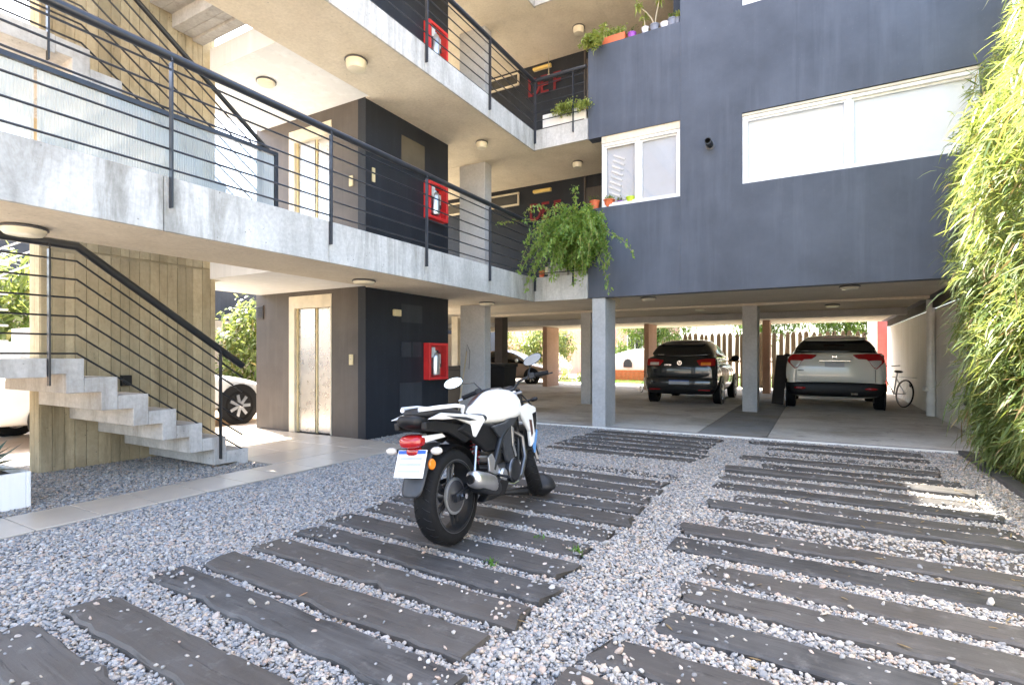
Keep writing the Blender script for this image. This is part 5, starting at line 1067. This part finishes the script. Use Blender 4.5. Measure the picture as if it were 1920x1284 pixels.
# ------------------------------------------------------------------ beyond the garage: fence, garden, neighbours
pf = thing('picket_fence', 'row of rough timber pickets standing behind the parked cars', 'fence', (-1, 22, 0))
x = -4.6; i = 0
pk = []
for k in range(6):
    r = random.Random(k); w_ = .062+.012*r.random(); h_ = 2.02+.08*r.random()
    m = MB().loft([[(-w_+r.uniform(-.008,.008),-.03,z),(w_+r.uniform(-.008,.008),-.03,z),(w_,.03,z),(-w_,.03,z)] for z in (0,.6,1.2,h_-.12)]+[[(-w_*.6,-.025,h_-.03),(w_*.5,-.025,h_),(w_*.5,.025,h_),(-w_*.6,.025,h_-.03)]])
    me = bpy.data.meshes.new('picket'); me.from_pydata(m.v, [], m.f); me.materials.append(MAT['picket_wood']); pk.append(me)
while x < 1.5:
    o = bpy.data.objects.new('picket', pk[i % 6]); COL.objects.link(o); o.parent = pf; o.location = (x+1+random.uniform(-.02,.02), .0, 0); o.rotation_euler = (0, random.uniform(-.02,.02), random.uniform(-.2,.2)); x += .215; i += 1
for z in (.35, .95): MB().box(-4.7, 1.5, 22.035, 22.075, z, z+.07).build('rail', 'picket_wood', pf)
bwl = thing('brick_edging', 'low red brick garden edging beyond the far pillars', 'wall', (-7, 25, 0))
x = -9.8
while x < -6.4:
    for r_ in range(7): MB().box(x+(.05 if r_ % 2 else 0), x+.205+(.05 if r_ % 2 else 0), 25.0, 25.1, .0+.075*r_, .066+.075*r_).build('brick', 'brick_red', bwl)
    x += .215
MB().box(-9.8, -6.3, 25.012, 25.09, 0, .515).build('mortar', 'grout', bwl)
kn = thing('garden_kennel', 'white low gabled garden hut with dark arched opening on the lawn', 'kennel', (-8.2, 26.5, 0))
MB().prism([(-9.3,.50),(-6.4,.50),(-6.4,1.35),(-7.4,1.55),(-8.0,1.48),(-9.3,1.08)], 25.6, 27.0, 'y').build('shell', 'tarp_white', kn, bevel=.03)
MB().prism([(-8.26,.64),(-7.84,.64),(-7.84,.86),(-7.92,1.0),(-8.05,1.05),(-8.18,1.0),(-8.26,.86)], 25.56, 25.61, 'y').build('opening', 'panel_grey', kn)
n = 5200; C = np.column_stack([RNG.uniform(-11,2,n), RNG.uniform(22.4,25.0,n), np.full(n,-.02)]); V, q, tt = sprays(C, np.tile([0,0,1.],(n,1)), 3, .09, .012, .4, .5, .03); go_ = fast_mesh('lawn_grass', V, q, tt, 'grass_blade'); tag(go_, 'bright green grass of the garden behind the garage', 'grass', kind='stuff')
hs = thing('neighbour_house', 'pink rendered neighbouring house beyond the garden', 'building', (-12, 33, 0))
MB().box(-22, -7.2, 33, 33.3, 0, 5.5).build('wall', 'pink_render', hs)
for (a, c_) in ((-17.8,-16.8),(-15.9,-14.6),(-10.4,-9.4)):
    w_ = MB().box(a, c_, 32.94, 32.999, .9, 2.6).build('window', 'white_metal', hs); MB().box(a+.06, (a+c_)/2-.03, 32.93, 32.939, .96, 2.54).build('pane', 'tinted_glass', w_); MB().box((a+c_)/2+.03, c_-.06, 32.93, 32.939, .96, 2.54).build('pane', 'tinted_glass', w_)
for x in (-12.6, -8.6): MB().box(x, x+.35, 32.85, 32.999, 0, 5.5).build('pilaster', 'beige_render', hs)
for a in ((-16.6,26.5,2.2,1.2,3.0,1500,'leaf_bamboo','sunlit bamboo screen far left beyond the silver car'),(-13.2,27.0,1.6,1.2,3.2,1300,'leaf_bamboo','tall yellow green bamboo above the silver car'),(-11.4,24.6,.7,.6,1.3,500,'petal_white','white flowering bush in the sunny garden gap'),(-10.9,23.8,.5,.4,.55,260,'leaf_pale','low pale shrub at the edge of the sunny garden'),(-9.3,29.5,1.3,.9,2.0,700,'leaf_tree','dark bush left of the white garden hut'),(-3.4,21.3,.4,.3,1.0,300,'leaf_tree','dark leafy plant between the grey hatchback and the pickets'),(-9.5,23.4,.25,.2,.5,160,'leaf_tree','small shrub beside the peach pillar')):
    shrub('garden_shrub', a[7], a[0], a[1], 0, a[2], a[3], a[4], a[5], a[6], .22 if a[4] > 1.5 else .1)
for a in ((-7.5,29.0,2.2,1.6,4.6,1500,1.7,'leafy tree over the garden left of the grey hatchback'),(-2.0,27.5,1.9,1.4,4.8,1500,1.9,'green tree behind the fence above the grey hatchback'),(1.2,28,1.6,1.3,4.4,1300,1.9,'green tree behind the fence above the white car')):
    shrub('garden_tree', a[7], a[0], a[1], 0, a[2], a[3], a[4], a[5], 'leaf_tree', .2, None, a[6], 'tree')
# yard at the left: boundary wall and dark neighbour
tag(MB().box(-14.2, -14.0, -6, 22, -.03, 2.15).build('yard_wall', 'beige_render'), 'beige yard wall behind the white car at the left', 'wall')
tag(MB().box(-19, -14.3, 2, 24, -.03, 4.2).build('neighbour_building', 'charcoal_paint'), 'dark neighbouring building above the beige yard wall', 'building')
